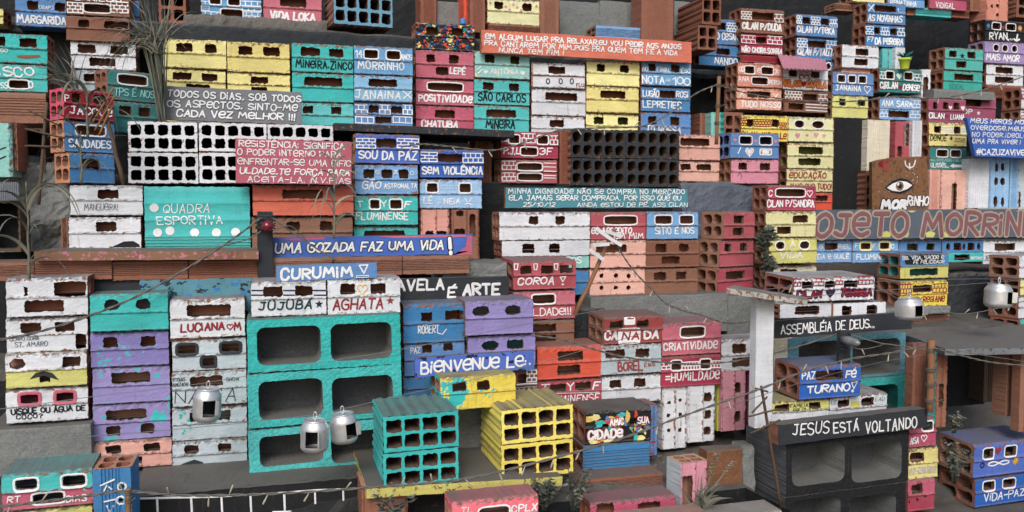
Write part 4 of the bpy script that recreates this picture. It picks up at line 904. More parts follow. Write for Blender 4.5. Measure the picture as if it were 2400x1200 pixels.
bead(mb, smooth([fe.loc(*p) for p in [(2121, 378), (2123, 388), (2132, 393), (2141, 389), (2145, 376)]]), .006, z0); bead(mb, [fe.loc(2131, 383), fe.loc(2132, 394)], .006, z0); mb.build('white_wings', [letter('white')], eye)
mb = MB()
for i in range(26):
    px, py = random.choice([(2075, 425), (2145, 425), (2130, 400), (2070, 450)]); px += random.gauss(0, 9); py += random.gauss(0, 9)
    x, z = fe.loc(px, py); r = random.uniform(.5, 1.3) * fe.k(px, py); blob(mb, oval_pts(x, z, r, r, 7), z0, .0044)
mb.build('white_specks', [letter('white')], eye)
B(2179, 287, 2268, 343, 'yellow', 'u2191-2207 u2237-2253', [('DeNOÊ', 2181, 2221, 323, 15, 'ink', .15), ('JOSi!!!', 2238, 2264, 328, 10, 'wood', .13)], deco=[('star', 2231, 324, 6, 'ink')], pat=[(2208, 298, 2236, 313, 3, 5), (2254, 300, 2267, 313, 2, 3)], lab='yellow brick with a dark star and white window bars', Y=2.94)
B(2180, 343, 2266, 398, 'tealD', 'u2197-2222w u2230-2253w', [('GUiLHeRMe,PeDRO e NiCOLAS', 2182, 2263, 375, 8, 'tealP', .14), ('ULiSSeS...', 2183, 2226, 387, 12)], deco=[('patch', 0, 388, 4, 'white', [(2228, 389), (2236, 383), (2236, 386), (2261, 386), (2261, 392), (2236, 392), (2236, 394)])], lab='teal brick with a white arrow pointing left', Y=2.94)
RB(2178, 397, 2203, 496, 'upright pale pink ribbed brick right of the eye board', c='salmon', vert=True, Y=2.92)
B(2206, 398, 2271, 496, 'salmon', 'b2232,430,2244,494', vert=True, lab='pale pink upright brick cut open by a tall doorway', Y=2.92)
SIGN(2268, 276, 2440, 369, 'blueD', [('MeUS HeROiS MORReRAM De', 2273, 2480, 286, 12, 'white', .17), ('OVeRDOSe.MeUS iNiMiGOS', 2275, 2476, 302, 12, 'white', .17), ('NO PODeR.iDeOLOGiA', 2277, 2430, 317, 12, 'white', .17), ('UMA PRA ViVeR !', 2278, 2392, 332, 12, 'white', .17), ('#CAZUZAViVe', 2287, 2402, 357, 15, 'white', .17)], 'deep blue sign with five lines of white lettering, cut by the right edge', Y=2.82, poly=[(2266, 276), (2500, 290), (2500, 374), (2286, 366)])
RB(2270, 372, 2319, 488, 'white upright ribbed brick with a black gash below the blue sign', c='white', vert=True, Y=2.9)
B(2322, 370, 2366, 487, 'blueL', 'b2332,383,2340,402o b2347,382,2355,401o b2330,416,2339,434o b2346,416,2355,434o b2328,460,2339,485o b2346,462,2355,485o', vert=True, lab='pale blue upright brick with six oval holes', Y=2.9, prof='ribs')
RB(2367, 370, 2388, 487, 'light blue upright ribbed brick right of the six holed one', c='blueL', vert=True, Y=2.9)
B(2388, 371, 2430, 488, 'whiteG', 'b2386,450,2394,487', vert=True, lab='whitish upright brick at the right edge below the blue sign', Y=2.9)
RB(2291, 487, 2384, 499, 'flat white brick under the pale blue upright bricks', c='white', Y=2.88)
RB(2385, 488, 2450, 499, 'flat white brick at the right edge above the long board', c='white', Y=2.88)
SIGN(1908, 491, 2460, 558, 'slate', [('OJeTO MORRiNHO', 1905, 2470, 526, 60, 'rust', .16, 'putty')], 'long grey board with huge red lettering outlined in cream', Y=2.72, rz=0, deco=[('patch', 0, 550, 4, 'yellowG', [(x, 546), (x + 12, 541), (x + 24, 546), (x + 20, 556), (x + 3, 556)]) for x in (2065, 2107, 2168, 2206, 2282)] + [('patch', 0, 495, 4, 'yellowG', [(x, 494), (x + 12, 498), (x + 22, 494)]) for x in (2018, 2125, 2278, 2380)])
S(2.74)
B(1912, 561, 1999, 616, 'blue', 'u1934-1965', [('B', 1922, 1931, 577, 11), ('RiEL', 1966, 1994, 578, 11), ('ÉiA e GUiLÊ', 1916, 1992, 602, 12)], lab='light blue brick at the left end of the row under the long board')
B(2000, 560, 2107, 616, 'blue', 'u2018-2042y u2063-2086y', [('F', 2005, 2013, 576, 12), ('F', 2046, 2053, 577, 12), ('C', 2089, 2097, 578, 11), ('FLUMiNENSE', 2008, 2104, 602, 14)], lab='light blue brick with yellow framed windows under the long board')
B(2108, 562, 2207, 618, 'blueM', 'u2127-2153 u2173-2192', inner='olive', lab='mid blue brick with olive lined windows under the long board')
B(2208, 564, 2305, 592, 'blueD' if False else 'blueM', 'm2218-2227o m2235-2253 m2256-2263o m2268-2284 m2290-2298o', prof='flat', lab='blue half brick with five openings, three of them round, under the long board')
B(2210, 592, 2305, 614, 'teal', 'm2237-2272', [('ANTONiO', 2274, 2302, 605, 8)], prof='flat', lab='teal half brick with a single window under the long board')
B(2306, 562, 2440, 619, 'white', 'u2333-2381', [('JeSSiCA', 2309, 2346, 605, 13, 'ink', .1)], lab='white brick with one window at the right end of the row under the long board')

# ------------------------------------------------------------------ middle left tier
S(2.60)
B(163, 434, 334, 505, 'white', 'u228-277', [('MANGUeiRA!', 196, 276, 485, 16, 'slate', .07)], lab='dirty white brick with faint pencil lettering left of the big teal panel', chip=.4)
B(160, 509, 330, 584, 'white', 'u224-272', lab='white brick with blackened foot left of the big teal panel', deco=[('patch', 0, 575, 4, 'black', [(252, 583), (272, 574), (290, 566), (312, 565), (326, 573), (329, 583)])])
RB(143, 511, 160, 585, 'ribbed clay edge left of the white brick with blackened foot', vert=True, Y=2.63)
q = B(338, 437, 586, 584, 'teal', '', [('QUADRA', 381, 491, 489, 22, 'white', .13), ('ESPORTiVA', 367, 522, 517, 22, 'white', .13)], prof='panelled', lab='wide teal block lettered QUADRA ESPORTIVA', chip=.25, deco=[('spot', px, py, 10, 'white') for px, py in ((361, 487), (369, 545), (398, 541), (456, 545), (507, 545), (552, 544))])
B(592, 434, 829, 506, 'orangeS', 'u662-757', lab='wide orange brick under the pink sign', chip=.4)
B(590, 508, 827, 582, 'brown', 'u672-703 u750-780', lab='wide bare brown brick behind the red bulb post')
LUMP(-40, 380, 165, 590, 2.74, .3, 'concrete', amp=.02, slope=.08)
mb = MB()
for i in range(22):
    a = P(-10 + i * 2.5, 428, 2.56); b = P(-10 + i * 2.5, 470, 2.5); mb.add([a + Vector((0, 0, .003 * (i % 2))), P(-10 + i * 2.5 + 2.5, 428, 2.56) + Vector((0, 0, .003 * ((i + 1) % 2))), P(-7.5 + i * 2.5, 470, 2.5) + Vector((0, 0, .003 * ((i + 1) % 2))), b + Vector((0, 0, .003 * (i % 2)))], [(0, 3, 2, 1)], 0, .3)
label(mb.build('tin_roof', [plain('grey', .6, .3, bumps=.3)]), 'grey corrugated roof sheet over the dark opening at the left edge', 'roof sheet')
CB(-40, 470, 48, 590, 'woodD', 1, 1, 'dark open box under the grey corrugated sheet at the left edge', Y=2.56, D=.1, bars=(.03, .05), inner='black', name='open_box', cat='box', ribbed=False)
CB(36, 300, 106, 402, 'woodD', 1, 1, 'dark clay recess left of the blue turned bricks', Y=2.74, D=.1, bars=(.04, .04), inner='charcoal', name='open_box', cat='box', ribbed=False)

# red bulb post, slogan board, plank and ribbed row
S(2.46)
SIGN(604, 496, 640, 652, 'charcoal', [], 'dark wooden post carrying a red bulb', Y=2.42, th=.02, chip=.2, cat='post', name='lamp_post')
SIGN(640, 553, 1107, 600, 'blueD', [('UMA GOZADA FAZ UMA ViDA', 642, 1040, 578, 25, 'white', .2, 'black'), ('!', 1052, 1068, 576, 42, 'white', .2, 'black')], 'blue and pink slogan board with white lettering outlined in black', Y=2.46, roll=.5, deco=[('patch', 0, 575, 4, 'pink', [(1094, 553), (1106, 552), (1106, 596), (1060, 599), (1094, 590)]), ('patch', 0, 556, 4, 'pink', [(650, 560), (700, 559), (760, 556), (760, 561), (690, 564)]), ('patch', 0, 556, 4, 'pink', [(880, 554), (1000, 552), (1092, 550), (1092, 555), (930, 558)])])
SLAB([P(80, 590, 2.40), P(606, 588, 2.40), P(606, 588, 2.40) + Vector((0, .2, 0)), P(80, 590, 2.40) + Vector((0, .2, 0))], .023, 'wood', 'long worn plank over the ribbed clay row', 'wooden_plank', 'plank', under='pinkL', chip=.35)
for i, (a, b, c, d, lb) in enumerate(((-60, 614, 80, 658, 'ribbed clay brick at the left end of the long clay row'), (81, 609, 262, 656, 'ribbed clay brick second in the long clay row'), (263, 609, 440, 656, 'ribbed clay brick third in the long clay row'), (442, 607, 604, 655, 'ribbed clay brick left of the red bulb post'), (638, 603, 780, 650, 'ribbed clay brick right of the red bulb post'), (782, 601, 943, 646, 'ribbed clay brick behind the CURUMIM sign'), (944, 599, 1100, 642, 'ribbed clay brick at the right end of the long clay row'))):
    RB(a, b, c, d, lb, Y=2.43, D=.11)
LUMP(1040, 615, 1190, 660, 2.46, .2, 'concrete', amp=.012)
SIGN(180, 655, 392, 705, 'charcoal', [], 'dark painted board behind the lower left stacks', Y=2.44, cat='board', name='dark_board', chip=.2)
SIGN(328, 654, 592, 735, 'tealM', [], 'scuffed blue board behind the lower left stacks', Y=2.43, cat='board', name='blue_board', chip=.3, multi=('blueM', 'charcoal'))
SIGN(648, 619, 883, 656, 'blueM', [('CURUMiM', 656, 828, 640, 29, 'white', .2), ('□', 834, 864, 648, 6, 'white', .3)], 'blue sign lettered CURUMIM', Y=2.27, roll=.9, deco=[('line', 0, 630, 4, 'white', [(842, 622), (862, 621), (853, 641), (842, 622)])])
SIGN(900, 651, 1193, 704, 'charcoal', [('FAVELA', 905, 1042, 668, 28, 'white', .21), ('É', 1047, 1070, 685, 26, 'white', .21), ('ARTE', 1083, 1173, 678, 31, 'white', .21)], 'dark grey sign lettered FAVELA É ARTE', Y=2.40, chip=.15)

# ------------------------------------------------------------------ middle tier, centre to right
S(2.58)
B(1171, 497, 1384, 563, 'white', 'u1240-1263 u1303-1325', lab='wide white brick with two small windows under the teal blue sign')
B(1176, 564, 1382, 600, 'white', 'm1224-1252 m1287-1312', lab='second wide white brick above the COROA brick', prof='flat')
B(1178, 601, 1381, 630, 'tealM' if False else 'tealP', '', [('GRUPOS', 1290, 1362, 610, 17)], prof='flat', lab='pale teal half brick behind the top of the COROA brick')
B(1300, 631, 1381, 692, 'blueM', '', lab='blue brick behind the COROA brick')
B(1385, 497, 1515, 562, 'crimson', 'u1418-1493w', [('eU ACReDiTO', 1386, 1482, 541, 17, 'white', .17), ('eM MiM', 1440, 1509, 553, 15, 'white', .17)], lab='crimson brick with one wide framed window behind the leaning stick')
B(1384, 563, 1515, 628, 'salmon', 'u1398-1470', lab='salmon brick behind the white antenna blades')
B(1383, 629, 1513, 692, 'salmon', 'b1406,641,1416,652o b1440,641,1450,652o b1470,641,1480,653o b1406,669,1416,680o b1440,669,1450,680o b1470,669,1480,680o', lab='salmon brick pierced by six small round holes')
B(1517, 496, 1638, 561, 'blue', 'u1537-1575w u1595-1625w', [('SiTiO É NOS', 1536, 1629, 541, 18)], lab='light blue brick lettered SITIO É NOS')
B(1514, 562, 1640, 627, 'brown', 'u1538-1564 u1593-1616 l1552-1595', lab='bare brown brick with three windows below the SITIO brick')
B(1512, 628, 1637, 691, 'brown', 'u1534-1563 u1585-1610', lab='bare brown brick with two windows above the grey concrete blocks')
for (a, b, c, d, wn, lb) in ((1698, 496, 1771, 560, 'u1722-1746 l1720-1746', 'red turned brick with two stacked windows, top of its stack'), (1689, 561, 1768, 625, 'u1700-1716 u1737-1753', 'red turned brick with two windows side by side, middle of its stack'), (1684, 626, 1767, 690, 'u1704-1748', 'red turned brick with one wide window, foot of its stack')):
    B(a, b, c, d, 'crimson', wn, lab=lb, rz=20, end='clay', Y=2.55, splash=None)
S(2.56)
B(1800, 434, 1914, 494, 'crimson', 'u1820-1888w', [('C', 1802, 1812, 453, 15), ('CiLAN P/SANDRA', 1799, 1911, 477, 18, 'white', .18)], deco=[('hline', 1899, 453, 8, 'white')], lab='crimson brick with a wide framed window atop the yellow VIDA stack', Y=2.62)
B(1796, 495, 1914, 556, 'yellowP', 'u1860-1895 l1823-1856', lab='pale yellow brick with two offset windows beside the hanging plant', Y=2.62)
B(1804, 557, 1916, 618, 'yellowG', 'u1820-1840wo u1876-1898wo', [('A', 1852, 1867, 573, 16, 'white', .2), ('ViDA', 1828, 1883, 599, 17, 'white', .17)], lab='lime yellow brick lettered VIDA', Y=2.62)
B(1800, 622, 1915, 680, 'cream', 'u1830-1870', lab='cream brick below the VIDA brick', Y=2.64)
for (a, c, lb) in ((1385, 1705, 'long grey concrete block under the brown bricks'), (1706, 1800, 'grey concrete block behind the white post')):
    LUMP(a, 692, c, 783, 2.52, .2, 'concrete', lb, 'concrete_block', 'concrete block', amp=.004, block=True)

# ------------------------------------------------------------------ lower left stacks
S(2.33)
B(13, 651, 205, 742, 'white', 'b55,672,63,694 b55,704,149,731 b125,660,203,694', lab='white brick with a broken upper corner atop the left stack', chip=.45)
B(13, 744, 205, 825, 'white', 'u47-96 u128-175 b176,782,203,820', [('CLARO CORA', 21, 91, 794, 9, 'slate', .12), ('ST. AMARO', 33, 110, 807, 12, 'slate', .1)], lab='white brick with thin pencil lettering in the left stack', chip=.45)
B(11, 827, 203, 908, 'white', 'u20-58o u145-188 b92,878,116,897', low='yellowG', splash=None, deco=[('patch', 0, 880, 4, 'charcoal', [(68, 890), (82, 875), (102, 870), (122, 875), (138, 892), (118, 884), (100, 878), (84, 884)])], lab='white and yellow brick painted with a dark moustache', top='yellowG')
B(12, 910, 206, 989, 'white', 'u46-91p u130-174p', [('UiSQUE OU ÁGUA DE', 24, 200, 961, 15, 'ink', .19), ('CÔCO?', 36, 100, 977, 12, 'ink', .19)], inner='wine', lab='white brick with pink edged windows and black lettering')
B(210, 689, 394, 776, 'teal', 'u243-280o u318-353o', inner='grey', lab='plain teal brick atop the purple stack', chip=.15, end='teal')
B(211, 778, 395, 859, 'purple', 'u241-276 u329-364', splash='teal', lab='purple brick with teal splashes, directly under the teal brick', chip=.2)
B(216, 861, 398, 945, 'purple', 'u261-352', splash='teal', lab='purple brick with a broken wide window and a big teal splash', chip=.2)
B(217, 947, 399, 1031, 'purple', 'u248-344 l248-281 l328-361', splash='teal', lab='purple brick with three windows low in the purple stack', chip=.25)
B(218, 1033, 402, 1098, 'salmon', 'u247-283 u336-375 l300-332', lab='pale salmon brick at the foot of the purple stack')
B(398, 701, 574, 792, 'white', 'u437-541', [('LUCiANA', 421, 527, 767, 21, 'dkred', .2), ('M', 547, 566, 765, 21, 'dkred', .2)], deco=[('hline', 539, 766, 7, 'dkred')], lab='white brick with red lettering and a small red heart')
B(403, 796, 577, 868, 'whiteG', 'u416-460k u519-563k l473-503k', lab='white brick with three black edged windows')
B(403, 870, 578, 951, 'whiteG', 'u446-522', [('NAJiiA', 408, 552, 929, 30, 'ink', .06), ('RTDiAS', 404, 434, 890, 9, 'ink', .12), ('AMiZADe', 404, 440, 902, 9, 'ink', .12), ('SHOW', 530, 560, 889, 9, 'ink', .12)], lab='white brick with outlined graffiti behind a hanging can')
B(403, 953, 579, 1030, 'whiteG', 'u443-540', inner='concrete', lab='white brick with teal specks below the graffiti brick', deco=[('spot', 418 + random.uniform(0, 28), 962 + 6 * i, random.uniform(1.5, 4), 'teal') for i in range(10)])
B(403, 1032, 579, 1098, 'whiteG', 'u432-465 u511-543', lab='white brick at the foot of the stack beside the teal blocks', deco=[('patch', 0, 1085, 4, 'charcoal', [(410, 1097), (430, 1087), (455, 1078), (475, 1084), (480, 1097)])])
RB(399, 790, 505, 799, 'thin broken clay strip under the red lettered white brick', Y=2.34, D=.09)
S(2.26)
B(588, 659, 765, 741, 'white', 'u617-663 u692-734', [('JÜJÜBÁ', 604, 731, 716, 22, 'inkT', .18)], deco=[('star', 748, 713, 10, 'navy')] + [('line', 0, y, 3.5, 'navy', [(a, y), (b, y)]) for y in (681, 692) for a, b in ((590, 615), (665, 690), (736, 763))], lab='white brick with navy stripes and a navy star', D=.13)
B(768, 652, 939, 737, 'white', 'u798-833 u870-904', [('AGHATA', 779, 899, 713, 27, 'red', .16)], deco=[('hline', 850, 677, 12, 'gold'), ('star', 915, 705, 10, 'red')], lab='white brick with a yellow heart and a red star', D=.13)
S(2.22)
CK(579, 743, 939, 864, 'teal', [(602, 765, 752, 853), (775, 757, 918, 843)], 'teal concrete block with two big hollows, top of three', roll=.6, D=.2)
CK(580, 866, 942, 990, 'teal', [(606, 890, 757, 980), (778, 882, 921, 970)], 'teal concrete block with two big hollows, middle of three', roll=1.2, D=.2)
CK(582, 993, 945, 1112, 'teal', [(608, 1018, 757, 1088), (776, 1009, 918, 1080)], 'teal concrete block with two big hollows, lowest of three', roll=1.6, D=.2)

# ------------------------------------------------------------------ lower centre
S(2.32)
B(946, 712, 1090, 804, 'blueM', 'b988,732,1014,754 b1044,728,1087,750', [('ROBERT', 980, 1030, 772, 20, 'white', .13)], lab='blue brick with a broken right window, top of the blue stack', lean=-4, D=.14, deco=[('line', 0, 780, 3, 'white', [(1028, 782), (1038, 784), (1047, 772)])])
B(948, 804, 1090, 880, 'blueM', 'b990,809,1013,828 b1040,803,1062,823', [('PAZ', 962, 986, 822, 16, 'white', .14)], lab='blue brick above the BIENVENUE sign', D=.12)
B(946, 881, 1060, 940, 'blueM', 'u1009-1030', lab='blue brick left of the splashed yellow brick', D=.1)
B(1091, 705, 1251, 785, 'purple', 'u1108-1148o u1184-1222o', inner='grey', lab='plain purple brick with two grey filled windows', D=.13, Y=2.29, chip=.2, lean=-3)
B(1097, 787, 1256, 862, 'purple', 'u1130-1170o u1190-1228', inner='tealD', lab='plain purple brick with teal lined windows', D=.13, Y=2.29, chip=.2)
SIGN(973, 830, 1252, 875, 'blueD', [('BieNVeNUe Le', 984, 1228, 854, 30, 'white', .18), (':.', 1228, 1246, 848, 18, 'white', .25)], 'blue sign lettered BIENVENUE LE', Y=2.2, roll=.8, multi=('navy',), edge='blueD')
B(1200, 864, 1260, 945, 'brown', 'u1215-1235', pat=[(1236, 868, 1258, 895, 3, 2), (1212, 900, 1258, 924, 3, 4)], lab='brown brick with white painted brickwork behind the splashed yellow brick', Y=2.33)
B(1204, 612, 1351, 679, 'crimson', 'u1220-1247 u1269-1298 u1313-1344', [('COROA', 1213, 1300, 659, 20, 'white', .18)], deco=[('line', 0, 627, 3, 'white', [(x, 619), (x + 9, 619), (x + 7, 633), (x + 1, 632), (x, 619)]) for x in (1206, 1252, 1300)] + [('line', 0, 650, 3.2, 'white', [(1314, 650), (1327, 649), (1320, 661), (1314, 650)]), ('spot', 1320, 667, 3.5, 'white', .6)], lab='crimson brick lettered COROA', Y=2.42, D=.14, end='crimson', lean=-5)
B(1204, 681, 1349, 749, 'pink', 'u1249-1301w', [('HUMiLDADe!!!'[4:], 1250, 1341, 731, 19, 'white', .17)], low='crimson', lab='pink and crimson brick below the COROA brick', Y=2.42, D=.12)
B(1205, 752, 1347, 810, 'brown', 'u1250-1305 l1250-1305', lab='bare brown brick under the pink and crimson one', Y=2.42)
LUMP(1330, 720, 1420, 815, 2.5, .2, 'charcoal', amp=.01)
S(2.34)
B(1415, 742, 1555, 806, 'red', 'u1430-1462 u1494-1522', [('CA', 1417, 1449, 787, 23, 'white', .22), ('NA', 1457, 1500, 788, 20, 'dkred', .2), ('DA', 1510, 1546, 785, 22, 'white', .22)], end='clay', lab='dark red brick lettered CANADA with a maple leaf', D=.13, lean=-4,
  deco=[('rect', 1477, 753, 14, 'white', 9), ('rect', 1476, 788, 28, 'white', 19), ('patch', 0, 753, 4, 'red', [(1477, 745), (1479, 749), (1483, 747), (1482, 752), (1486, 752), (1482, 757), (1478, 757), (1477, 761), (1476, 757), (1471, 757), (1468, 752), (1472, 752), (1471, 747), (1475, 749)])])
B(1409, 808, 1551, 877, 'whiteG', 'u1420-1466 u1491-1523', [('BOREL', 1449, 1509, 858, 24, 'dkred', .16), ('É NÓS', 1511, 1537, 855, 10, 'dkred', .15)], lab='white brick with red lettering below the CANADA brick')
B(1411, 879, 1551, 944, 'white', 'u1430-1457 u1487-1515', lab='plain white brick below the red lettered one, above the splashed black brick')
B(1260, 812, 1410, 888, 'orange', 'u1308-1368 l1308-1362', lab='bright orange brick with two wide windows', D=.12, chip=.2, lean=-3)
B(1258, 890, 1411, 950, 'crimson', 'u1290-1328 u1349-1387', [('T', 1264, 1286, 909, 17, 'white', .2), ('Y', 1329, 1347, 907, 20, 'white', .18), ('F', 1389, 1406, 904, 18, 'white', .2), ('FLUMiNENSE', 1268, 1406, 936, 19, 'white', .15)], deco=[('line', 0, 922, 3, 'white', [(1262, 923), (1330, 922), (1405, 920)])], lab='crimson brick lettered T Y F below the bright orange brick')
B(1260, 951, 1375, 1030, 'crimson', '', lab='crimson brick behind the yellow cell bricks')
B(1553, 756, 1691, 832, 'pink', 'u1597-1652w', [('CRiATiViDADe', 1556, 1684, 811, 20, 'white', .18)], lab='pink brick lettered CRIATIVIDADE', D=.12, lean=-3)
B(1551, 834, 1691, 906, 'crimson', 'u1575-1598w u1643-1666w', [('=HUMiLDADe', 1560, 1688, 882, 22, 'white', .16)], pat=[(1552, 851, 1574, 866, 2, 2), (1600, 849, 1641, 867, 2, 6), (1668, 846, 1690, 862, 2, 3)], lab='crimson brick lettered HUMILDADE')
B(1692, 794, 1823, 869, 'white', 'u1718-1750 u1769-1800 l1718-1800', lab='white brick crossed by the white post')
B(1553, 907, 1613, 1052, 'white', 'b1565,940,1574,949o b1591,934,1600,943o b1564,970,1573,980o b1591,968,1600,978o b1565,1005,1574,1014o b1591,1004,1600,1014o', vert=True, lab='white upright brick pierced by six small holes', D=.11)
B(1614, 904, 1680, 1036, 'white', 'b1650,921,1669,942 b1649,962,1668,982 b1649,1001,1667,1019', vert=True, lab='white upright brick with three square windows', D=.11)
RB(1681, 902, 1691, 1010, 'thin lime green strip beside the pink upright brick', c='lime', vert=True, Y=2.36)
B(1692, 870, 1752, 1010, 'pinkL', 'b1722,896,1737,922 b1722,964,1737,988', vert=True, lab='pink upright brick with two windows left of the white post', D=.11)
B(1754, 866, 1820, 1000, 'plum', 'b1764,930,1768,942', vert=True, lab='plum upright brick behind the white post', D=.11, Y=2.38)

# splashed yellow brick, cell bricks in front
B(1033, 882, 1210, 958, 'yellowS', 'u1062-1094 u1119-1149', end='teal', splash='teal', lab='yellow brick splashed with teal below the BIENVENUE sign', Y=2.12, D=.13, chip=.15)
for (b, d, lb) in ((970, 1054, 'teal eight-cell brick, upper of two in front'), (1056, 1139, 'teal eight-cell brick, lower of two in front')):
    CB(898, b, 1075, d, 'teal', 4, 2, lb, Y=1.98, D=.2, inner='clayD', chip=.15, bars=(.08, .11), gap=(.055, .085), roll=1.0, n=6)
for (b, d, lb) in ((955, 1034, 'yellow eight-cell brick, upper of two in front'), (1036, 1117, 'yellow eight-cell brick, lower of two in front')):
    CB(1175, b, 1343, d, 'yellowS', 4, 2, lb, Y=2.03, D=.21, inner='clayD', chip=.2, bars=(.08, .11), gap=(.055, .085), roll=1.2, n=6)
SLAB([P(860, 1144, 1.97), P(1318, 1117, 1.99), P(1318, 1117, 1.99) + Vector((0, .32, 0)), P(860, 1144, 1.97) + Vector((0, .32, 0))], .024, 'yellowG', 'yellow painted plank carrying the teal and yellow cell bricks', 'wooden_plank', 'plank', chip=.3, dust=1.25)
LUMP(1060, 945, 1160, 1110, 2.28, .2, 'concrete', 'grey concrete block in the gap between the teal and yellow cell bricks', 'concrete_block', 'concrete block', amp=.004, block=True)
B(1373, 962, 1527, 1038, 'black', 'b1412,988,1430,1006 b1478,982,1496,1003', [('AMiC', 1430, 1464, 989, 16, 'white', .2, 'dkred'), ('SUA', 1495, 1523, 985, 17, 'white', .2, 'dkred'), ('CiDADe', 1378, 1462, 1018, 24, 'white', .22, 'dkred')], blobs=('blueM', 'teal', 'orange', 'gold', 'yellow'), lab='black brick with splashes of many colours lettered CIDADE', Y=2.2, D=.13, chip=.1, lean=-3)
B(1524, 950, 1543, 1068, 'blueM', '', vert=True, multi=('crimson', 'pinkL'), lab='blue and pink upright brick right of the splashed black brick', Y=2.26)
RB(1366, 1040, 1523, 1118, 'blue ribbed brick below the splashed black brick', c='blueM', Y=2.2, D=.13, chip=.3)
RB(1345, 1117, 1554, 1152, 'ribbed clay brick below the blue ribbed one', Y=2.12, D=.16)

# ------------------------------------------------------------------ bottom row
LUMP(-40, 1002, 214, 1110, 2.30, .2, 'concrete', 'grey concrete block under the left stack', 'concrete_block', 'concrete block', amp=.004, block=True)
LUMP(305, 1141, 862, 1160, 2.105, .24, 'dust', amp=.005)
SIGN(312, 1143, 836, 1230, 'black', [], 'black painted board with white lines like big bricks', Y=2.085, cat='board', name='dark_board', chip=.1, deco=[('line', 0, 1165, 5, 'white', [(325, 1168), (500, 1164), (640, 1156), (750, 1148), (822, 1146)])] + [('line', 0, 1185, 5, 'white', [(x, y), (x + 2, 1203)]) for x, y in ((368, 1166), (448, 1165), (519, 1163), (587, 1160), (666, 1155), (738, 1150), (804, 1147))] + [('line', 0, 1200, 5, 'white', [(640, 1200), (750, 1197), (824, 1192)])])
B(2, 1108, 217, 1192, 'teal', 'u35-87w u146-200w l75-147w', [('RT', 14, 47, 1172, 17, 'white', .17), ('DiAS', 153, 203, 1170, 17, 'white', .17)], low='pink', inner='navy', lab='teal and pink brick lettered RT DIAS in the bottom left corner', Y=1.92, D=.11, lean=-4)
B(0, 1194, 217, 1270, 'yellowG', '', lab='yellow brick under the RT DIAS brick, cut by the frame', Y=1.92)
def standing(x0, y0, x1, y1, c, Y, D, lab, wins=(), rz=0, side=None, deco=(), prof='ribs'):
    """brick on end: its four cells open upwards"""
    fr = Frame(x0, y0, x1, y1, Y, R(rz)); fr.ym = (y0 + y1) / 2; hs = parse(' '.join(wins), fr, True)
    mb = hollow_brick(fr.H, fr.W, D, [(h[1], h[0], h[3], h[2], 5) for h in hs], prof, lambda x, y, z: (z, y, x)); mb.f = [q[::-1] for q in mb.f]
    pc = paint(c, .4, 'clay'); o = mb.build('standing_brick', [pc, pc, paint('clayD', 0), paint('clay', 0), paint('clayL', .2, 'clay', dust=.3), paint(side or c, .4)], None, fr.M); label(o, lab, 'painted brick')
    decorate(fr, o, deco, lambda x, z: PROF[prof](min(1, max(0, x / fr.W))))
    return o
standing(218, 1098, 311, 1260, 'blueM', 1.92, .1, 'blue ribbed brick standing on end with four cells open on top', ['b281,1135,292,1146', 'b278,1168,288,1178'], deco=[('ring', 286, 1141, 9, 'white'), ('ring', 283, 1173, 9, 'white'), ('line', 0, 1140, 4, 'white', [(236, 1138), (254, 1130), (268, 1124)]), ('line', 0, 1140, 4, 'white', [(244, 1150), (250, 1138), (262, 1146)]), ('line', 0, 1180, 4, 'white', [(244, 1176), (262, 1172), (270, 1170)]), ('line', 0, 1180, 4, 'white', [(250, 1186), (258, 1200), (266, 1186)])])
B(1060, 1170, 1263, 1260, 'hot', 'b1124,1190,1194,1225w', [('TL', 1080, 1110, 1197, 15), ('CPLX', 1199, 1260, 1193, 20, 'white', .18)], lab='bright pink brick lettered CPLX at the bottom edge', Y=1.86, D=.085, end='hot')
B(1385, 1172, 1585, 1260, 'pink', 'b1496,1178,1550,1210 b1400,1182,1440,1210', lab='dusty pink brick at the bottom edge under the clay ribbed brick', Y=1.98, D=.085)
RB(1465, 1214, 1662, 1290, 'dusty salmon brick at the bottom edge', c='salmonD', Y=1.84, D=.075)
RB(1650, 1206, 1832, 1290, 'whitish brick at the bottom edge beside the salmon one', c='whiteW', Y=1.86, D=.08)
standing(1597, 1084, 1662, 1190, 'pinkL', 2.02, .075, 'pink and white brick standing on end with four cells open on top', ['b1602,1116,1625,1186'], side='whiteG', prof='cove', rz=5)
LUMP(1655, 1055, 1742, 1200, 2.10, .05, 'wood', 'rough brown patch of wall behind the dusty plant', 'rough_panel', 'panel', amp=.004, block=True)
LUMP(1741, 1045, 1768, 1200, 2.095, .06, 'concrete', amp=.006)
LUMP(1430, 1110, 1775, 1200, 2.15, .3, 'dust', amp=.010, slope=-.004)
standing(848, 1136, 958, 1280, 'clay', 1.99, .12, 'clay brick standing on end below the yellow plank', prof='cove')
LUMP(958, 1148, 1420, 1260, 2.12, .1, 'charcoal', amp=.008)

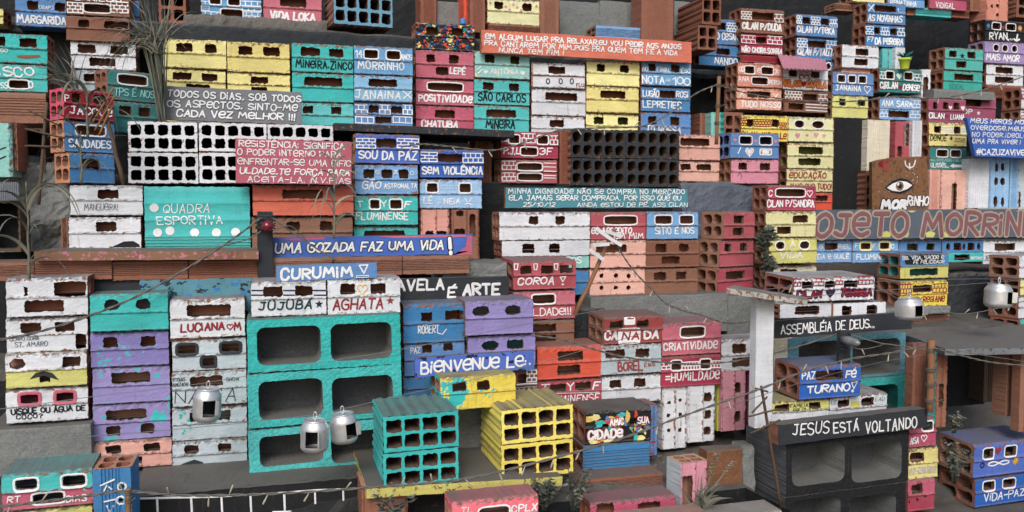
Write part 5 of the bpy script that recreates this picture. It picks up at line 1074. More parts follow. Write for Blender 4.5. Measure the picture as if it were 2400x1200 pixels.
# ------------------------------------------------------------------ lower right
S(2.16)
B(1862, 650, 2051, 706, 'white', 'u1881-1907 u1935-1959 u1979-2012', [('CiLAN', 1870, 1928, 690, 20, 'dkred', .2, 'navy'), ('TeReSA', 1970, 2046, 686, 20, 'dkred', .2, 'navy')], inner='wine', pat=[(1863, 654, 1879, 671, 2, 2, 'dkred'), (1909, 653, 1933, 670, 2, 2, 'dkred'), (1961, 650, 1977, 667, 2, 2, 'dkred'), (2014, 648, 2049, 666, 2, 4, 'dkred')], deco=[('heart', 1948, 686, 13, 'navy'), ('heart', 1948, 686, 10, 'red'), ('heart', 1948, 687, 5, 'white')], lab='white brick with red brickwork and a large red heart', Y=2.25, D=.16, lean=-5)
B(1828, 711, 1951, 744, 'white', 'm1863-1920', prof='flat', lab='low white brick above the left part of the ASSEMBLÉIA sign', Y=2.26, end='clay')
B(1953, 709, 2076, 744, 'white', 'm1973-1996 m2031-2055', prof='flat', lab='low white brick with two windows above the ASSEMBLÉIA sign', Y=2.26)
SIGN(1815, 742, 2136, 782, 'grey' if False else 'charcoal', [('ASSEMBLÉiA DE DEUS...', 1829, 2050, 765, 24, 'white', .14)], 'dark grey sign lettered ASSEMBLÉIA', Y=2.16, roll=1.3, chip=.15)
post = SIGN(1771, 694, 1812, 1002, 'white', [], 'white wooden post with a plank across its top', Y=2.05, th=.03, chip=.35, cat='post', name='wooden_post', edge='white')
pk = SLAB([P(1704, 675, 1.98), P(1893, 704, 2.0), P(1893, 697, 2.12), P(1720, 668, 2.12)], .014, 'whiteW', None, 'crossplank', None, chip=.4)
pk.parent = post; pk.matrix_parent_inverse = post.matrix_world.inverted()
CK(1850, 786, 2122, 890, 'tealM', [(1872, 800, 1972, 876), (1998, 795, 2110, 878)], 'muted teal concrete block under the ASSEMBLÉIA sign', Y=2.26, D=.18, roll=.6)
LUMP(1815, 788, 1858, 895, 2.27, .1, 'cream', 'cream block edge left of the muted teal block', 'concrete_block', 'concrete block', amp=.003, block=True)
CK(1815, 892, 2120, 985, 'teal', [(1838, 906, 1958, 975), (1985, 904, 2104, 975)], 'teal concrete block half hidden behind the TURANO brick', Y=2.24, D=.18, roll=.8, inner='tealD')
B(1876, 858, 2019, 934, 'blueD', 'u1913-1977', [('PAZ', 1881, 1914, 881, 19, 'white', .2), ('Fé', 1983, 2009, 877, 20, 'white', .2), ('TURANO', 1893, 1994, 911, 20, 'white', .2)], deco=[('line', 0, 905, 3.4, 'white', [(1998, 898), (2011, 895), (2003, 912), (1998, 898)]), ('spot', 2000, 917, 3.5, 'white')], lab='deep blue brick lettered TURANO', Y=2.08, D=.13, lean=-4)
B(1806, 938, 1945, 990, 'yellowG', 'u1818-1852 u1897-1925', [('FAMiLiA', 1854, 1896, 951, 9, 'ink', .16), ('FeLiZ', 1860, 1890, 962, 9, 'ink', .16)], low='white', lab='pale yellow brick with small dark lettering behind the JESUS board', Y=2.1, D=.12)
B(1946, 926, 2081, 985, 'white', 'u1966-1992 u2021-2050', [('LO', 1950, 1962, 944, 10, 'tealM', .12), ('LAU', 2053, 2075, 936, 10, 'tealM', .12)], deco=[('rect', 2006, 950, 13, 'yellowG', 9)], lab='white brick with a yellow patch between its windows', Y=2.1, D=.14, lean=-3)
SIGN(1823, 977, 2173, 1023, 'charcoal', [('JeSUS'.upper(), 1856, 1942, 1004, 29, 'white', .13), ('ESTÁ', 1952, 2013, 1000, 27, 'white', .13), ('VOLTANDO', 2027, 2149, 996, 28, 'white', .13)], 'dark beam lettered JESUS ESTÁ VOLTANDO', Y=1.96, th=.04, roll=1.6, edge='clay', chip=.12)
CK(1842, 1024, 2128, 1146, 'black', [(1856, 1042, 1980, 1134), (1996, 1036, 2113, 1126)], 'black concrete block with two hollows under the JESUS beam', Y=1.98, D=.2, roll=1.2, side='stone')
CK(1840, 1148, 2122, 1270, 'black', [(1852, 1166, 1970, 1250), (1990, 1160, 2100, 1250)], 'black concrete block cut by the bottom edge', Y=1.98, D=.2, roll=1.2, side='stone')
B(2133, 980, 2197, 1048, 'pink', 'u2164-2188w', [('AiSA', 2134, 2156, 1034, 17)], deco=[('hline', 2168, 1027, 8, 'white')], lab='pink brick with an outlined heart right of the JESUS beam', Y=2.02, D=.13)
B(2132, 1050, 2201, 1122, 'yellow', 'u2135-2168', [('eRY-ReNATiNHO', 2134, 2196, 1103, 17, 'whiteW', .13)], lab='yellow brick with faint white lettering right of the black block', Y=2.02, D=.13)
B(2130, 1124, 2193, 1198, 'pink', 'u2139-2165 b2130,1173,2136,1182o b2150,1168,2156,1177o b2169,1159,2175,1168o', low='crimson', lab='pink brick with three small round holes right of the black block', Y=2.02, D=.12)
B(2285, 1036, 2445, 1112, 'blueD', 'u2307-2330w u2357-2383w', [('∞', 2318, 2366, 1087, 22, 'white', .17)], deco=[('heart', 2342, 1057, 9, 'red'), ('sun', 2382, 1081, 11, 'gold'), ('ring', 2305, 1092, 5, 'navy')], lab='deep blue brick with a red heart and an infinity sign', Y=2.04, D=.14, rz=2, lean=-5)
B(2288, 1113, 2445, 1180, 'blueD', 'u2307-2333w u2353-2381w', [('ViDA-PAZ', 2308, 2404, 1161, 20, 'white', .17)], lab='deep blue brick lettered VIDA-PAZ', Y=2.04, D=.14, rz=2)
B(2112, 595, 2225, 653, 'blueM', 'l2135-2201', [('BB. ViDA, SAÚDe e', 2117, 2214, 604, 9, 'white', .17), ('FÉ FeLiCiDADe', 2142, 2215, 614, 9, 'white', .17)], low='yellowG', deco=[('rect', 2167, 608, 52, 'black', 12)], inner='tealD', lab='blue brick with a black lettered band above a coloured window', Y=2.62, D=.13, lean=0)
B(2112, 659, 2223, 719, 'yellowS', 'u2141-2186', [('CiLANP/ReGiANe', 2112, 2216, 702, 15, 'dkred', .18)], pat=[(2113, 667, 2139, 687, 2, 4, 'dkred'), (2188, 665, 2220, 685, 2, 4, 'dkred')], lab='yellow brick with red brickwork behind a hanging can', Y=2.6, D=.13, lean=-4)
LUMP(2076, 718, 2228, 737, 2.6, .15, 'concrete', amp=.006)
RB(2140, 738, 2226, 760, 'flat clay brick under the yellow and red brick', Y=2.62)
S(2.5)
for (a, b, c, d, cc, lb) in ((2392, 598, 2480, 650, 'white', 'white fronted brick cut by the right edge, top of four'), (2394, 651, 2480, 690, 'yellow', 'yellow brick cut by the right edge, second of four'), (2390, 691, 2480, 743, 'white', 'white fronted brick with pink lined cells, third of four at the right edge'), (2394, 744, 2480, 785, 'teal', 'teal fronted brick cut by the right edge, lowest of four')):
    B(a, b, c, d, cc, '', lab=lb, rz=12, D=.12)
LUMP(2220, 640, 2420, 770, 2.75, .3, 'charcoal', amp=.012)
SLAB([P(2214, 818, 1.96), P(2440, 815, 1.96), P(2440, 756, 2.34), P(2125, 786, 2.3)], .018, 'grey', 'grey slab roof over the dark porch at right', 'slab_roof', 'roof', under='charcoal', coarse=False, dust=.9)
RB(2138, 806, 2172, 966, 'upright ribbed clay brick under the left corner of the slab roof', vert=True, Y=2.1, D=.03)
B(2196, 815, 2224, 1002, 'clay', 'b2203,900,2214,955', vert=True, end='clay', top='teal', lab='teal and clay upright brick behind the wire bound stick', Y=2.02, D=.04, chip=.9)
RB(2358, 823, 2386, 975, 'upright ribbed clay pillar under the right of the slab roof', vert=True, Y=2.08, D=.05)
RB(2390, 825, 2440, 1010, 'upright ribbed clay pillar cut by the right edge', vert=True, Y=2.02, D=.03)
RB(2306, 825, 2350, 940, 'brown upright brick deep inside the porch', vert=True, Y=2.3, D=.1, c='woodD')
SIGN(2215, 800, 2310, 950, 'black', [], 'black sheet standing in for the shade inside the porch', Y=2.36, cat='board', name='dark_board', chip=0)  # black sheet paints in the deep shade of the porch interior

# ------------------------------------------------------------------ small things: cans, wires, sticks, plants
METAL = plain((222, 222, 222), .42, .72, 'aluminium', spec=.5, bumps=.2)
WIRE = plain('dust', .7, 0, 'grey_wire'); THIN = plain('grey', .5, .3, 'thin_wire')
STICK = paint('woodD', .5, 'wood', dust=.4, bump=.3)
def wire(pts, Ys, r, lab, m=None, name='wire', cat='wire', sag=None, twist=False):
    r *= .85
    if not hasattr(Ys, '__len__'): Ys = [Ys] * len(pts)
    elif len(Ys) == 2: Ys = [Ys[0] + (Ys[1] - Ys[0]) * i / (len(pts) - 1) for i in range(len(pts))]
    p = poly3(pts, Ys); mb = MB()
    if twist:
        q = []
        for a, b in zip(p, p[1:]): q += [a, a.lerp(b, .5)]
        q.append(p[-1])
        for ph in (0, math.pi):
            mb.tube([v + Vector((0, math.sin(i * .9 + ph) * r * .8, math.cos(i * .9 + ph) * r * .8)) for i, v in enumerate(q)], r * .8, 5)
    else: mb.tube([v + Vector((0, 0, random.uniform(-1, 1) * r * .6)) for v in p], r, 5)
    o = mb.build(name, [m or WIRE]); label(o, lab, cat); return o, p
def rod(parent, name, a, b, r, m=None, n=6, r2=None):
    mb = MB(); k = 6; pts = [Vector(a).lerp(Vector(b), i / k) + Vector((random.uniform(-1, 1), random.uniform(-1, 1), random.uniform(-1, 1))) * r * .18 for i in range(k + 1)]
    mb.tube(pts, [r + ((r2 or r) - r) * i / k for i in range(k + 1)], n); return mb.build(name, [m or STICK], parent)
def empty(name, loc, lab, cat, group=None):
    o = bpy.data.objects.new(name, None); COL.objects.link(o); o.location = loc; o.empty_display_size = .02; label(o, lab, cat, group)
    bpy.context.view_layer.update(); return o
def child(o, par):
    mw = o.matrix_world.copy(); o.parent = par; o.matrix_parent_inverse = Matrix.Translation(-par.location); return o
def can(x0, x1, yt, yb, Y, lab, wa=(-.7, .5), tab=True):
    c = P((x0 + x1) / 2, (yt + yb) / 2, Y); k = (P((x0 + x1) / 2, yt, Y).z - P((x0 + x1) / 2, yb, Y).z); r = (P(x1, yt, Y).x - P(x0, yt, Y).x) / 2 * .97
    prof = [(.0, .04), (.68, .03), (.74, .0), (.84, .03), (.96, .10), (1, .14), (1, .2), (1, .34), (1, .5), (1, .64), (1, .70), (.985, .77), (.88, .87), (.79, .93), (.77, .975), (.80, 1.0), (.75, 1.0), (.74, .955), (.3, .95), (0, .95)]
    n = 28; vs = []; dent = [1 + random.uniform(-.012, .012) for _ in range(n)]
    for (a, z) in prof:
        for i in range(n):
            t = 2 * math.pi * i / n; dq = dent[i] * (1 + .045 * mathutils.noise.noise(Vector((math.cos(t) * 1.6 + x0, math.sin(t) * 1.6, z * 3)))); vs.append((r * a * dq * math.cos(t), r * a * dq * math.sin(t), k * z - k / 2))
    fs = []
    fw = -math.pi / 2
    for j in range(len(prof) - 1):
        for i in range(n):
            t = 2 * math.pi * (i + .5) / n; d = (t - fw + math.pi) % (2 * math.pi) - math.pi
            if 6 <= j <= 9 and wa[0] < d < wa[1]: continue
            fs.append((j * n + i, j * n + (i + 1) % n, (j + 1) * n + (i + 1) % n, (j + 1) * n + i))
    mb = MB(); mb.add(vs, fs, 0, 0, True)
    mb.add([(x * .965, y * .965, z) for x, y, z in vs[4 * n:13 * n]], [tuple(i - 4 * n for i in f)[::-1] for f in fs if min(f) >= 4 * n and max(f) < 13 * n], 1, 0, True)
    # bent-out flap beside the opening
    t = fw + wa[1]; e = Vector((math.cos(t), math.sin(t), 0)) * r; g = e + Vector((math.cos(t + .2), math.sin(t + .2) - .45, 0)).normalized() * r * .35
    z0, z1 = k * .24 - k / 2, k * .70 - k / 2
    mb.add([(e.x, e.y, z0), (g.x, g.y, z0 + .002), (g.x, g.y, z1 - .001), (e.x, e.y, z1)], [(0, 1, 2, 3)], 0)
    o = mb.build('drink_can', [METAL, plain('charcoal', .5, .6, 'can_inside')], None, Matrix.Translation(c) @ Matrix.Rotation(random.uniform(-.3, .3), 4, 'Z') @ Matrix.Rotation(random.uniform(-.08, .08), 4, 'Y')); label(o, lab, 'hanging can')
    tb = MB(); ring = [(r * .12 * math.cos(t * math.pi / 6), 0, k / 2 + r * .28 + r * .27 * math.sin(t * math.pi / 6)) for t in range(13)]; tb.tube(ring, r * .045, 6); tb.tube([(0, 0, k * .46), (0, 0, k / 2 + r * .05)], r * .05, 6)
    tb.build('pull_tab', [METAL], o)
can(451, 520, 910, 986, 2.12, 'drink can with a cut window hanging before the graffiti brick', (-.1, 1.0))
can(703, 772, 983, 1057, 1.98, 'dented drink can hanging before the lowest teal block, left of a pair', (-.55, .5))
can(773, 839, 968, 1036, 2.02, 'drink can with a square window hanging at the right of a pair', (.1, 1.0))
can(2104, 2158, 699, 748, 2.0, 'drink can hanging before the ASSEMBLÉIA sign end', (.1, .75))
can(2315, 2364, 666, 721, 2.09, 'drink can hanging before the dark slope at right', (-.3, .8))

wire([(-20, 800), (90, 778), (215, 738), (330, 690), (450, 622), (545, 560), (610, 512)], (2.18, 2.4), .0028, 'thick cable slanting up across the left stacks to the red bulb post', twist=True)
wire([(640, 512), (690, 548), (745, 585), (800, 616)], (2.40, 2.42), .0026, 'thick cable slanting down right from the red bulb post')
wire([(640, 540), (668, 530), (690, 535), (720, 566)], (2.38, 2.43), .002, 'short loose cable loop right of the red bulb')
wire([(470, 588), (530, 575), (580, 560), (612, 542)], (2.36, 2.39), .002, 'short cable running left from the red bulb')
wire([(-20, 962), (200, 932), (483, 897), (720, 855), (960, 815), (1200, 766), (1440, 722), (1680, 690), (1920, 668), (2190, 655), (2420, 654)], 2.1, .0009, 'thin line strung across the whole lower town', THIN)
wire([(-20, 1046), (200, 1024), (480, 1000), (737, 972), (806, 958), (960, 922), (1200, 868), (1440, 800), (1700, 730), (1950, 690), (2131, 676), (2420, 655)], 2.0, .0009, 'thin line carrying the pair of hanging cans', THIN)
wire([(1245, 786), (1320, 796), (1390, 818), (1460, 836), (1560, 850), (1660, 853), (1770, 838), (1860, 815), (1972, 780)], 2.14, .0024, 'thick cable sagging before the CRIATIVIDADE brick', twist=True)
wire([(1995, 785), (2060, 803), (2140, 815), (2185, 822)], (2.08, 2.0), .002, 'cable from the grey lamp to the wire bound stick')
wire([(2190, 815), (2260, 835), (2330, 850), (2420, 858)], 1.93, .0022, 'pair of cables crossing the dark porch', twist=True)
wire([(2195, 808), (2280, 828), (2420, 850)], 1.92, .0011, 'thin cable above the pair crossing the dark porch')
wire([(1980, 800), (2000, 815), (2030, 818), (2070, 808)], 2.07, .0016, 'loose cable end under the grey lamp')
# light strings
def bulbs(o, p, every, m=None):
    L = 0; nxt = every * .5
    for a, b in zip(p, p[1:]):
        L += (b - a).length
        if L > nxt:
            nxt += every * random.uniform(.8, 1.2); d = Vector((random.uniform(-.8, .8), random.uniform(-.5, .1), random.choice((-1, -1, -1, .8)))).normalized()
            mb = MB(); mb.tube([a, a + d * .008, a + d * .016, a + d * .022, a + d * .024], [.001, .0014, .0021, .0019, .0006], 6); mb.build('bulb', [plain((176, 168, 152), .35, 0, 'bulb_glass')], o)
o, p = wire([(-20, 1190), (80, 1178), (180, 1166), (290, 1152), (420, 1161), (560, 1160), (700, 1154), (860, 1143), (975, 1135), (1090, 1122), (1210, 1096), (1340, 1062), (1450, 1030), (1560, 990), (1670, 950), (1780, 912), (1880, 872), (1990, 842), (2100, 825), (2182, 806)], [1.84] * 14 + [1.86, 1.86, 1.87, 1.9, 1.93, 1.97], .0026, 'light string with tiny bulbs sweeping across the foreground', name='light_string', cat='light string', twist=True); bulbs(o, p, .072)
o, p = wire([(940, 345), (990, 338), (1060, 344), (1160, 352), (1240, 330), (1310, 306), (1400, 300), (1500, 296), (1560, 272), (1630, 220), (1682, 198)], 2.5, .0024, 'light string with tiny bulbs rising to the right hand pole', name='light_string', cat='light string', twist=True); bulbs(o, p, .1)
o, p = wire([(1688, 200), (1740, 216), (1820, 230), (1920, 238), (2020, 236), (2100, 226), (2200, 230), (2300, 212), (2420, 172)], 2.6, .0022, 'light string with tiny bulbs before the upper right bricks', name='light_string', cat='light string', twist=True); bulbs(o, p, .12)
o, p = wire([(1442, 560), (1456, 592), (1490, 640), (1530, 680), (1562, 712), (1610, 730), (1650, 740), (1700, 757), (1760, 752), (1775, 742)], 2.3, .0026, 'light string drooping over the grey concrete blocks', name='light_string', cat='light string', twist=True); bulbs(o, p, .075)
o, p = wire([(1815, 700), (1850, 670), (1880, 660)], 2.0, .0016, 'short light string end before the red heart brick', name='light_string', cat='light string'); bulbs(o, p, .04)
o, p = wire([(2050, 668), (2085, 690), (2105, 700)], 2.1, .0014, 'short twig like wire left of the hanging can before the sign')
o, p = wire([(2150, 738), (2210, 733), (2270, 735), (2340, 722), (2420, 700)], 2.3, .002, 'light string below the can before the dark slope', name='light_string', cat='light string'); bulbs(o, p, .07)
wire([(1690, 960), (1760, 935), (1900, 890), (2060, 850), (2175, 830)], (1.9, 1.96), .001, 'thin cable running beside the foreground light string', THIN)

# poles and aerials
def aerial(lab, pole, rods, Y, r=.0045, rr=.0026, m=None, name='aerial', pm=None, tie=True):
    a, b = P(*pole[0], Y), P(*pole[1], Y); t = empty(name, b, lab, 'aerial')
    child(rod(None, 'pole', b, a, r, pm, 7, r * .8), t)
    for (p0, p1) in rods:
        y0 = Y - .008; child(rod(None, 'rod', P(*p0, y0), P(*p1, y0), rr, m), t)
    return t
aerial('rusty stick aerial with three crossed twigs left of the blue turned bricks', ((110, 240), (90, 480)), (((68, 258), (140, 295)), ((58, 302), (152, 324)), ((57, 342), (143, 344))), 2.42)
aerial('wooden stick aerial with slanted twigs before the red turned brick', ((238, 228), (290, 432)), (((266, 205), (216, 290)), ((268, 226), (222, 306)), ((262, 250), (232, 318))), 2.48, .006, .003, plain('wood', .7))
aerial('rusty aerial with crossed twigs before the black block', ((1784, 904), (1830, 1190)), (((1762, 968), (1798, 930)), ((1756, 976), (1824, 958)), ((1758, 1016), (1828, 984)), ((1770, 910), (1800, 918))), 1.9)
t = aerial('leaning brown stick with white blades before the salmon bricks', ((1441, 536), (1347, 738)), (), 2.3, .007, pm=plain('wood', .7))
for (x, y, ang) in ((1413, 547, 35), (1440, 565, 30), (1408, 573, -3), (1398, 597, 35), (1438, 548, 20)):
    c = P(x, y, 2.28); mb = MB(); mb.box(-.026, -.002, -.005, .026, .002, .005, 0, .0005); o = mb.build('blade', [paint('white', .3)], None, Matrix.Translation(c) @ Matrix.Rotation(R(ang), 4, 'Y')); child(o, t)
def boundstick(lab, x0, y0, x1, y1, Y, r, ties, w=None):
    a, b = P(x0, y0, Y), P(x1, y1, Y); t = empty('wooden_stick', b, lab, 'pole'); child(rod(None, 'stick', b, a, r, plain('wood', .75, bumps=.4), 6), t)
    for f in ties:
        c = a.lerp(b, f); mb = MB()
        for q in range(3):
            mb.tube([c + Vector((math.cos(u * .7) * r * 1.25, math.sin(u * .7) * r * 1.25, (q - 1) * .004 + u * .0004)) for u in range(10)], .0012, 5)
        mb.tube([c + Vector((r, -r, 0)), c + Vector((r * 2.6, -r * 1.4, .008))], .001, 5); child(mb.build('wire_tie', [WIRE]), t)
boundstick('upright stick with wire ties under the light string, left of the right tower', 1686, 178, 1679, 338, 2.56, .007, (.15, .45, .7))
boundstick('flat stick bound with wire under the slab roof corner', 2183, 797, 2180, 966, 1.95, .0105, (.15, .42, .62, .85))
boundstick('short stick bound with wire before the blue standing brick', 300, 1146, 303, 1240, 1.84, .0055, (.1, .3))
# lamps
t = empty('red_lamp', P(627, 530, 2.4), 'red round bulb wired to the dark post', 'lamp')
mb = MB(); c = P(627, 530, 2.385); r = .0155
for j in range(9):
    for i in range(16):
        ph, th = math.pi * j / 8, 2 * math.pi * i / 16; mb.v.append(tuple(c + Vector((r * math.sin(ph) * math.cos(th), r * math.sin(ph) * math.sin(th), r * math.cos(ph))))); mb.w.append(0)
for j in range(8):
    for i in range(16): mb.f.append((j * 16 + i, (j + 1) * 16 + i, (j + 1) * 16 + (i + 1) % 16, j * 16 + (i + 1) % 16)); mb.m.append(0); mb.sm.append(True)
child(mb.build('bulb', [plain('wine', .12, 0, 'red_glass', spec=.7)]), t)
mb = MB(); cc = P(622, 520, 2.418)
for q in range(7): mb.tube([cc + Vector((-.026 + .052 * u / 6, -.012 - .004 * math.sin(u / 6 * math.pi), (q - 3) * .006 + random.uniform(-.004, .004))) for u in range(7)], .0022, 5)
child(mb.build('wire_tie', [plain('charcoal', .7)]), t)
t = empty('grey_lamp', P(1990, 800, 2.08), 'grey bulb lamp wired to a short dark post before the muted teal block', 'lamp')
mb = MB(); a, b = P(1968, 775, 2.1), P(1992, 890, 2.1); mb.box(a.x, a.y, b.z, b.x, a.y + .012, a.z, 0, .001); child(mb.build('post', [paint('charcoal', .2)]), t)
mb = MB(); a, b = P(1976, 795, 2.08), P(2016, 806, 2.02); mb.tube([a.lerp(b, f) for f in (0, .3, .45, .5, .75, .9, 1)], [.011, .0125, .0125, .0105, .0115, .008, .001], 12); child(mb.build('bulb', [plain('concrete', .3, .2)]), t)
mb = MB(); cc = P(1976, 800, 2.09)
for q in range(6): mb.tube([cc + Vector((-.015 + .032 * u / 5, -.004 - .006 * math.sin(u / 5 * math.pi), (q - 2.5) * .009 + random.uniform(-.004, .004))) for u in range(6)], .0018, 5)
child(mb.build('wire_tie', [plain('charcoal', .7)]), t)
# cap, pot, caps
mb = MB(); c = P(1085, 58, 3.02)
mb.tube([c, c + Vector((0, 0, .004)), c + Vector((0, 0, .018)), c + Vector((0, 0, .021))], [.0125, .012, .011, .009], 18); label(mb.build('bottle_cap', [plain('blueM', .5)]), 'small blue bottle cap on the splattered black brick', 'bottle cap')
t = empty('flower_pot', P(2120, 162, 3.06), 'lime yellow pot with a spiky plant on the green teal brick', 'flower pot')
mb = MB(); c = P(2120, 162, 3.08); h = .045
mb.tube([c + Vector((0, 0, z * h)) for z in (0, .02, .8, .82, 1, 1, .9)], [.017, .0175, .0225, .0255, .026, .0225, .021], 20); child(mb.build('pot', [plain('lime', .5)]), t)
def leafblade(mb, base, d, L, wd, droop, n=6, mi=0, twist=0.0):
    side = d.cross(Vector((0, 0, 1))); side = side.normalized() if side.length > .05 else Vector((1, 0, 0))
    p = base.copy(); v = d.normalized(); pts = []; side = Matrix.Rotation(random.choice((-1, 1)) * random.uniform(.45, 1.25), 3, v) @ side
    for i in range(n + 1):
        pts.append(p.copy()); p += v * (L / n); v = (v + Vector((0, 0, -droop / n))).normalized()
    vs = []
    for i, q in enumerate(pts):
        f = i / n; ww = wd * (min(1, f * 5 + .4)) * (1 - f) ** .6 / 2 + .0002; s2 = (side + Vector((0, 0, twist * f))).normalized()
        vs += [q - s2 * ww, q + Vector((0, 0, -ww * .5)), q + s2 * ww]
    mb.add(vs, [(3 * i + k, 3 * i + k + 1, 3 * i + 4 + k, 3 * i + 3 + k) for i in range(n) for k in (0, 1)], mi, 0, True)
def leafmat(c): return paint(c, 0, dust=.55, rough=.7, bump=.15, grime=.8)
LEAF = [leafmat(c) for c in ((98, 104, 92), (126, 124, 108), (76, 86, 78), (150, 146, 130))]
mb = MB()
for i in range(34):
    a = random.uniform(0, 2 * math.pi); e = random.uniform(.4, 1.4); leafblade(mb, c + Vector((0, 0, h)), Vector((math.cos(a), math.sin(a), e)), random.uniform(.025, .05), .008, .6, 4)
child(mb.build('leaves', [plain((60, 130, 116), .6)]), t)
# grasses
def grass(px, py, Y, n, L, lab, spread=.8, up=1.6, droop=1.2, wd=.006, cols=(0, 1, 2), dirx=0.0, name='grass_tuft', br=.02):
    b = P(px, py, Y); mb = MB()
    for i in range(n):
        a = random.uniform(0, 2 * math.pi); s = spread * random.uniform(.1, 1)
        d = Vector((math.cos(a) * s + dirx, math.sin(a) * s * .5 - .12, up)); leafblade(mb, b + Vector((random.uniform(-1, 1) * br, random.uniform(-1, 1) * .01, random.uniform(-1, 1) * .01)), d, L * random.uniform(.45, 1.05), wd * random.uniform(.6, 1.2), droop * random.uniform(.3, 1.7), 9, random.choice(cols), random.uniform(-.6, .6))
    o = mb.build(name, LEAF); label(o, lab, 'plant'); return o
g = grass(380, 285, 2.72, 60, .40, 'big tuft of tall grey green grass beside the yellow stack', .3, 2.2, .9, .0055, (0, 1, 2, 0), -.10, br=.012)
grass(372, 120, 2.70, 80, .24, 'crown of arching grey grass blades above the teal turned bricks', 1.0, .9, 2.6, .0055, (0, 1, 3, 0), -.45, br=.02)
grass(168, 205, 2.74, 46, .13, 'small tuft of dry grass left of the white bricks', .9, .9, 1.0, .0035, (2, 1, 3), -.5)
grass(1000, -60, 2.8, 26, .2, 'dry drooping grass hanging down at the top edge', .7, .1, 3.2, .002, (1, 3))
def reed(px, py, Y, H, lab, n=13, L=.17, lean=0.0, wd=.010, cols=(1, 0, 3)):
    b = P(px, py, Y); t = empty('reed_plant', b, lab, 'plant'); mb = MB(); st = [b + Vector((lean * f * f + random.uniform(-.002, .002), 0, H * f)) for f in [i / 10 for i in range(11)]]; mb.tube(st, [.0038 - .0024 * i / 10 for i in range(11)], 7); child(mb.build('stem', [LEAF[1]]), t)
    mb = MB()
    for i in range(n):
        f = min(.98, .1 + .88 * (i + random.uniform(-.4, .4)) / n); k = int(f * 10); q = st[k].lerp(st[min(10, k + 1)], f * 10 - k); a = random.choice((0, math.pi)) + random.uniform(-1.1, 1.1)
        leafblade(mb, q, Vector((math.cos(a) * random.uniform(.35, .9), -abs(math.sin(a)) * .7, 1.2)), L * random.uniform(.7, 1.35), wd * random.uniform(.6, 1.1), random.uniform(2.2, 5.0), 12, random.choice(cols), random.uniform(-.8, .8))
    child(mb.build('leaves', LEAF), t)
reed(70, 655, 2.34, .24, 'dry reed with drooping leaves before the dark box at the left edge', 14, .17)
reed(206, 322, 2.5, .13, 'reed with arching leaves before the red turned brick', 12, .15, cols=(2, 0, 1))
reed(192, 430, 2.55, .14, 'thin reed before the blue turned bricks', 9, .14, cols=(0, 2), wd=.006)
reed(784, 560, 2.42, .24, 'tall dusty reed before the pink sign and slogan board', 15, .15)
# leafy plants
def leafy(px, py, Y, w_, h_, n, lab, cols=(0, 2), size=.016, stems=5, hang=0, name='leafy_plant', round_=.55):
    b = P(px, py, Y); t = empty(name, b, lab, 'plant'); mb = MB(); lb = MB()
    for s in range(stems):
        tip = b + Vector((random.uniform(-1, 1) * w_, random.uniform(-.6, .2) * w_, h_ * random.uniform(.6, 1.0) * (-1 if hang and s % 2 else 1)))
        st = [b.lerp(tip, f) + Vector((math.sin(f * 3 + s) * .006, 0, (1 - (1 - f) ** 2 - f) * h_ * .3)) for f in [i / 6 for i in range(7)]]
        mb.tube(st, [.0022 - .0014 * i / 6 for i in range(7)], 5)
        for i in range(n // stems):
            f = random.uniform(.25, 1); q = st[min(6, int(f * 6))] + Vector((random.uniform(-1, 1), random.uniform(-1, 1), random.uniform(-1, 1))) * size * .5; a = random.uniform(0, 2 * math.pi)
            leafblade(lb, q, Vector((math.cos(a), math.sin(a) - .3, random.uniform(-.3, .8))), size * random.uniform(.7, 1.4), size * round_, random.uniform(.2, .9), 4, random.choice(cols))
    child(mb.build('stems', [LEAF[2]]), t); child(lb.build('leaves', LEAF), t)
leafy(1790, 590, 2.5, .045, .09, 210, 'dark succulent hanging beside the yellow VIDA stack', (2, 0), .022, 7, 1, round_=.6)
leafy(1275, 1196, 1.98, .05, .095, 170, 'dark bush with small leaves right of the pink CPLX brick', (2, 0), .014, 8)
leafy(1345, 1196, 1.96, .05, .12, 120, 'paler bush with spread leaves under the clay ribbed brick', (0, 1, 2), .014, 8)
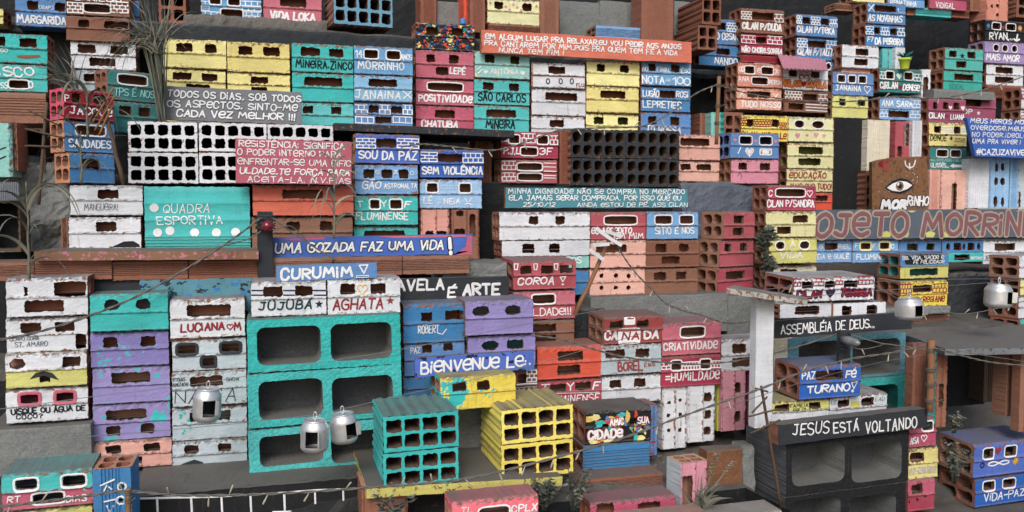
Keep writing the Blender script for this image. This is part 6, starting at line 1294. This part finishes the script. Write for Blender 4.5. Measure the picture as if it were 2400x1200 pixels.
leafy(2235, 1128, 2.0, .05, .14, 230, 'dusty bush between the yellow brick and the deep blue bricks', (1, 0, 2), .013, 10)
leafy(2235, 1015, 2.05, .06, .07, 80, 'low weeds on the ground before the dark porch', (1, 0), .012, 7)
leafy(925, 1210, 1.9, .05, .06, 80, 'small weeds below the teal cell bricks', (2, 0), .013, 6)
t_ = grass(1640, 1192, 1.93, 40, .085, 'spiky dusty plant before the pink standing brick', .9, .9, .9, .012, (0, 1), name='spiky_plant')
o, p = wire([(1668, 1150), (1690, 1118), (1720, 1085)], 1.95, .0018, 'dry seed stalk leaning right of the spiky plant', LEAF[1], 'seed_stalk', 'plant')
mb = MB()
for q in p[8:]:
    for k in range(7): a = random.uniform(0, 6.28); leafblade(mb, q, Vector((math.cos(a), math.sin(a), .5)), .009, .004, .3, 3, random.choice((1, 3)))
child(mb.build('seeds', LEAF), o) if False else setattr(mb.build('seeds', LEAF), 'parent', o)
o, p = wire([(1655, 1150), (1668, 1105), (1680, 1066)], 1.95, .0018, 'dry seed stalk standing above the spiky plant', LEAF[1], 'seed_stalk', 'plant')
mb = MB()
for q in p[5:]:
    for k in range(8): a = random.uniform(0, 6.28); leafblade(mb, q, Vector((math.cos(a), math.sin(a), .5)), .010, .004, .3, 3, random.choice((1, 3)))
setattr(mb.build('seeds', LEAF), 'parent', o)
# loose shards and pebbles on the ledges
mb = MB()
for i in range(520):
    px, Yv = random.choice([(random.uniform(320, 850), random.uniform(2.12, 2.3)), (random.uniform(1440, 1760), random.uniform(2.15, 2.35)), (random.uniform(2150, 2400), random.uniform(1.8, 2.05)), (random.uniform(20, 200), random.uniform(2.32, 2.34))])
    x = P(px, 1000, Yv).x; z = ledge(x, Yv) + .003; z = .405 if px < 205 else z; s = random.choice((.0012, .0018, .0025, .004)) * random.uniform(.7, 1.3)
    mb.box(x - s, Yv - s, z - s * .3, x + s * random.uniform(.6, 1.3), Yv + s, z + s, random.randint(0, 1), s * .4)
o = mb.build('gravel', [paint('concrete', 0, coarse=True), paint('clayD', 0)]); o['kind'] = 'stuff'
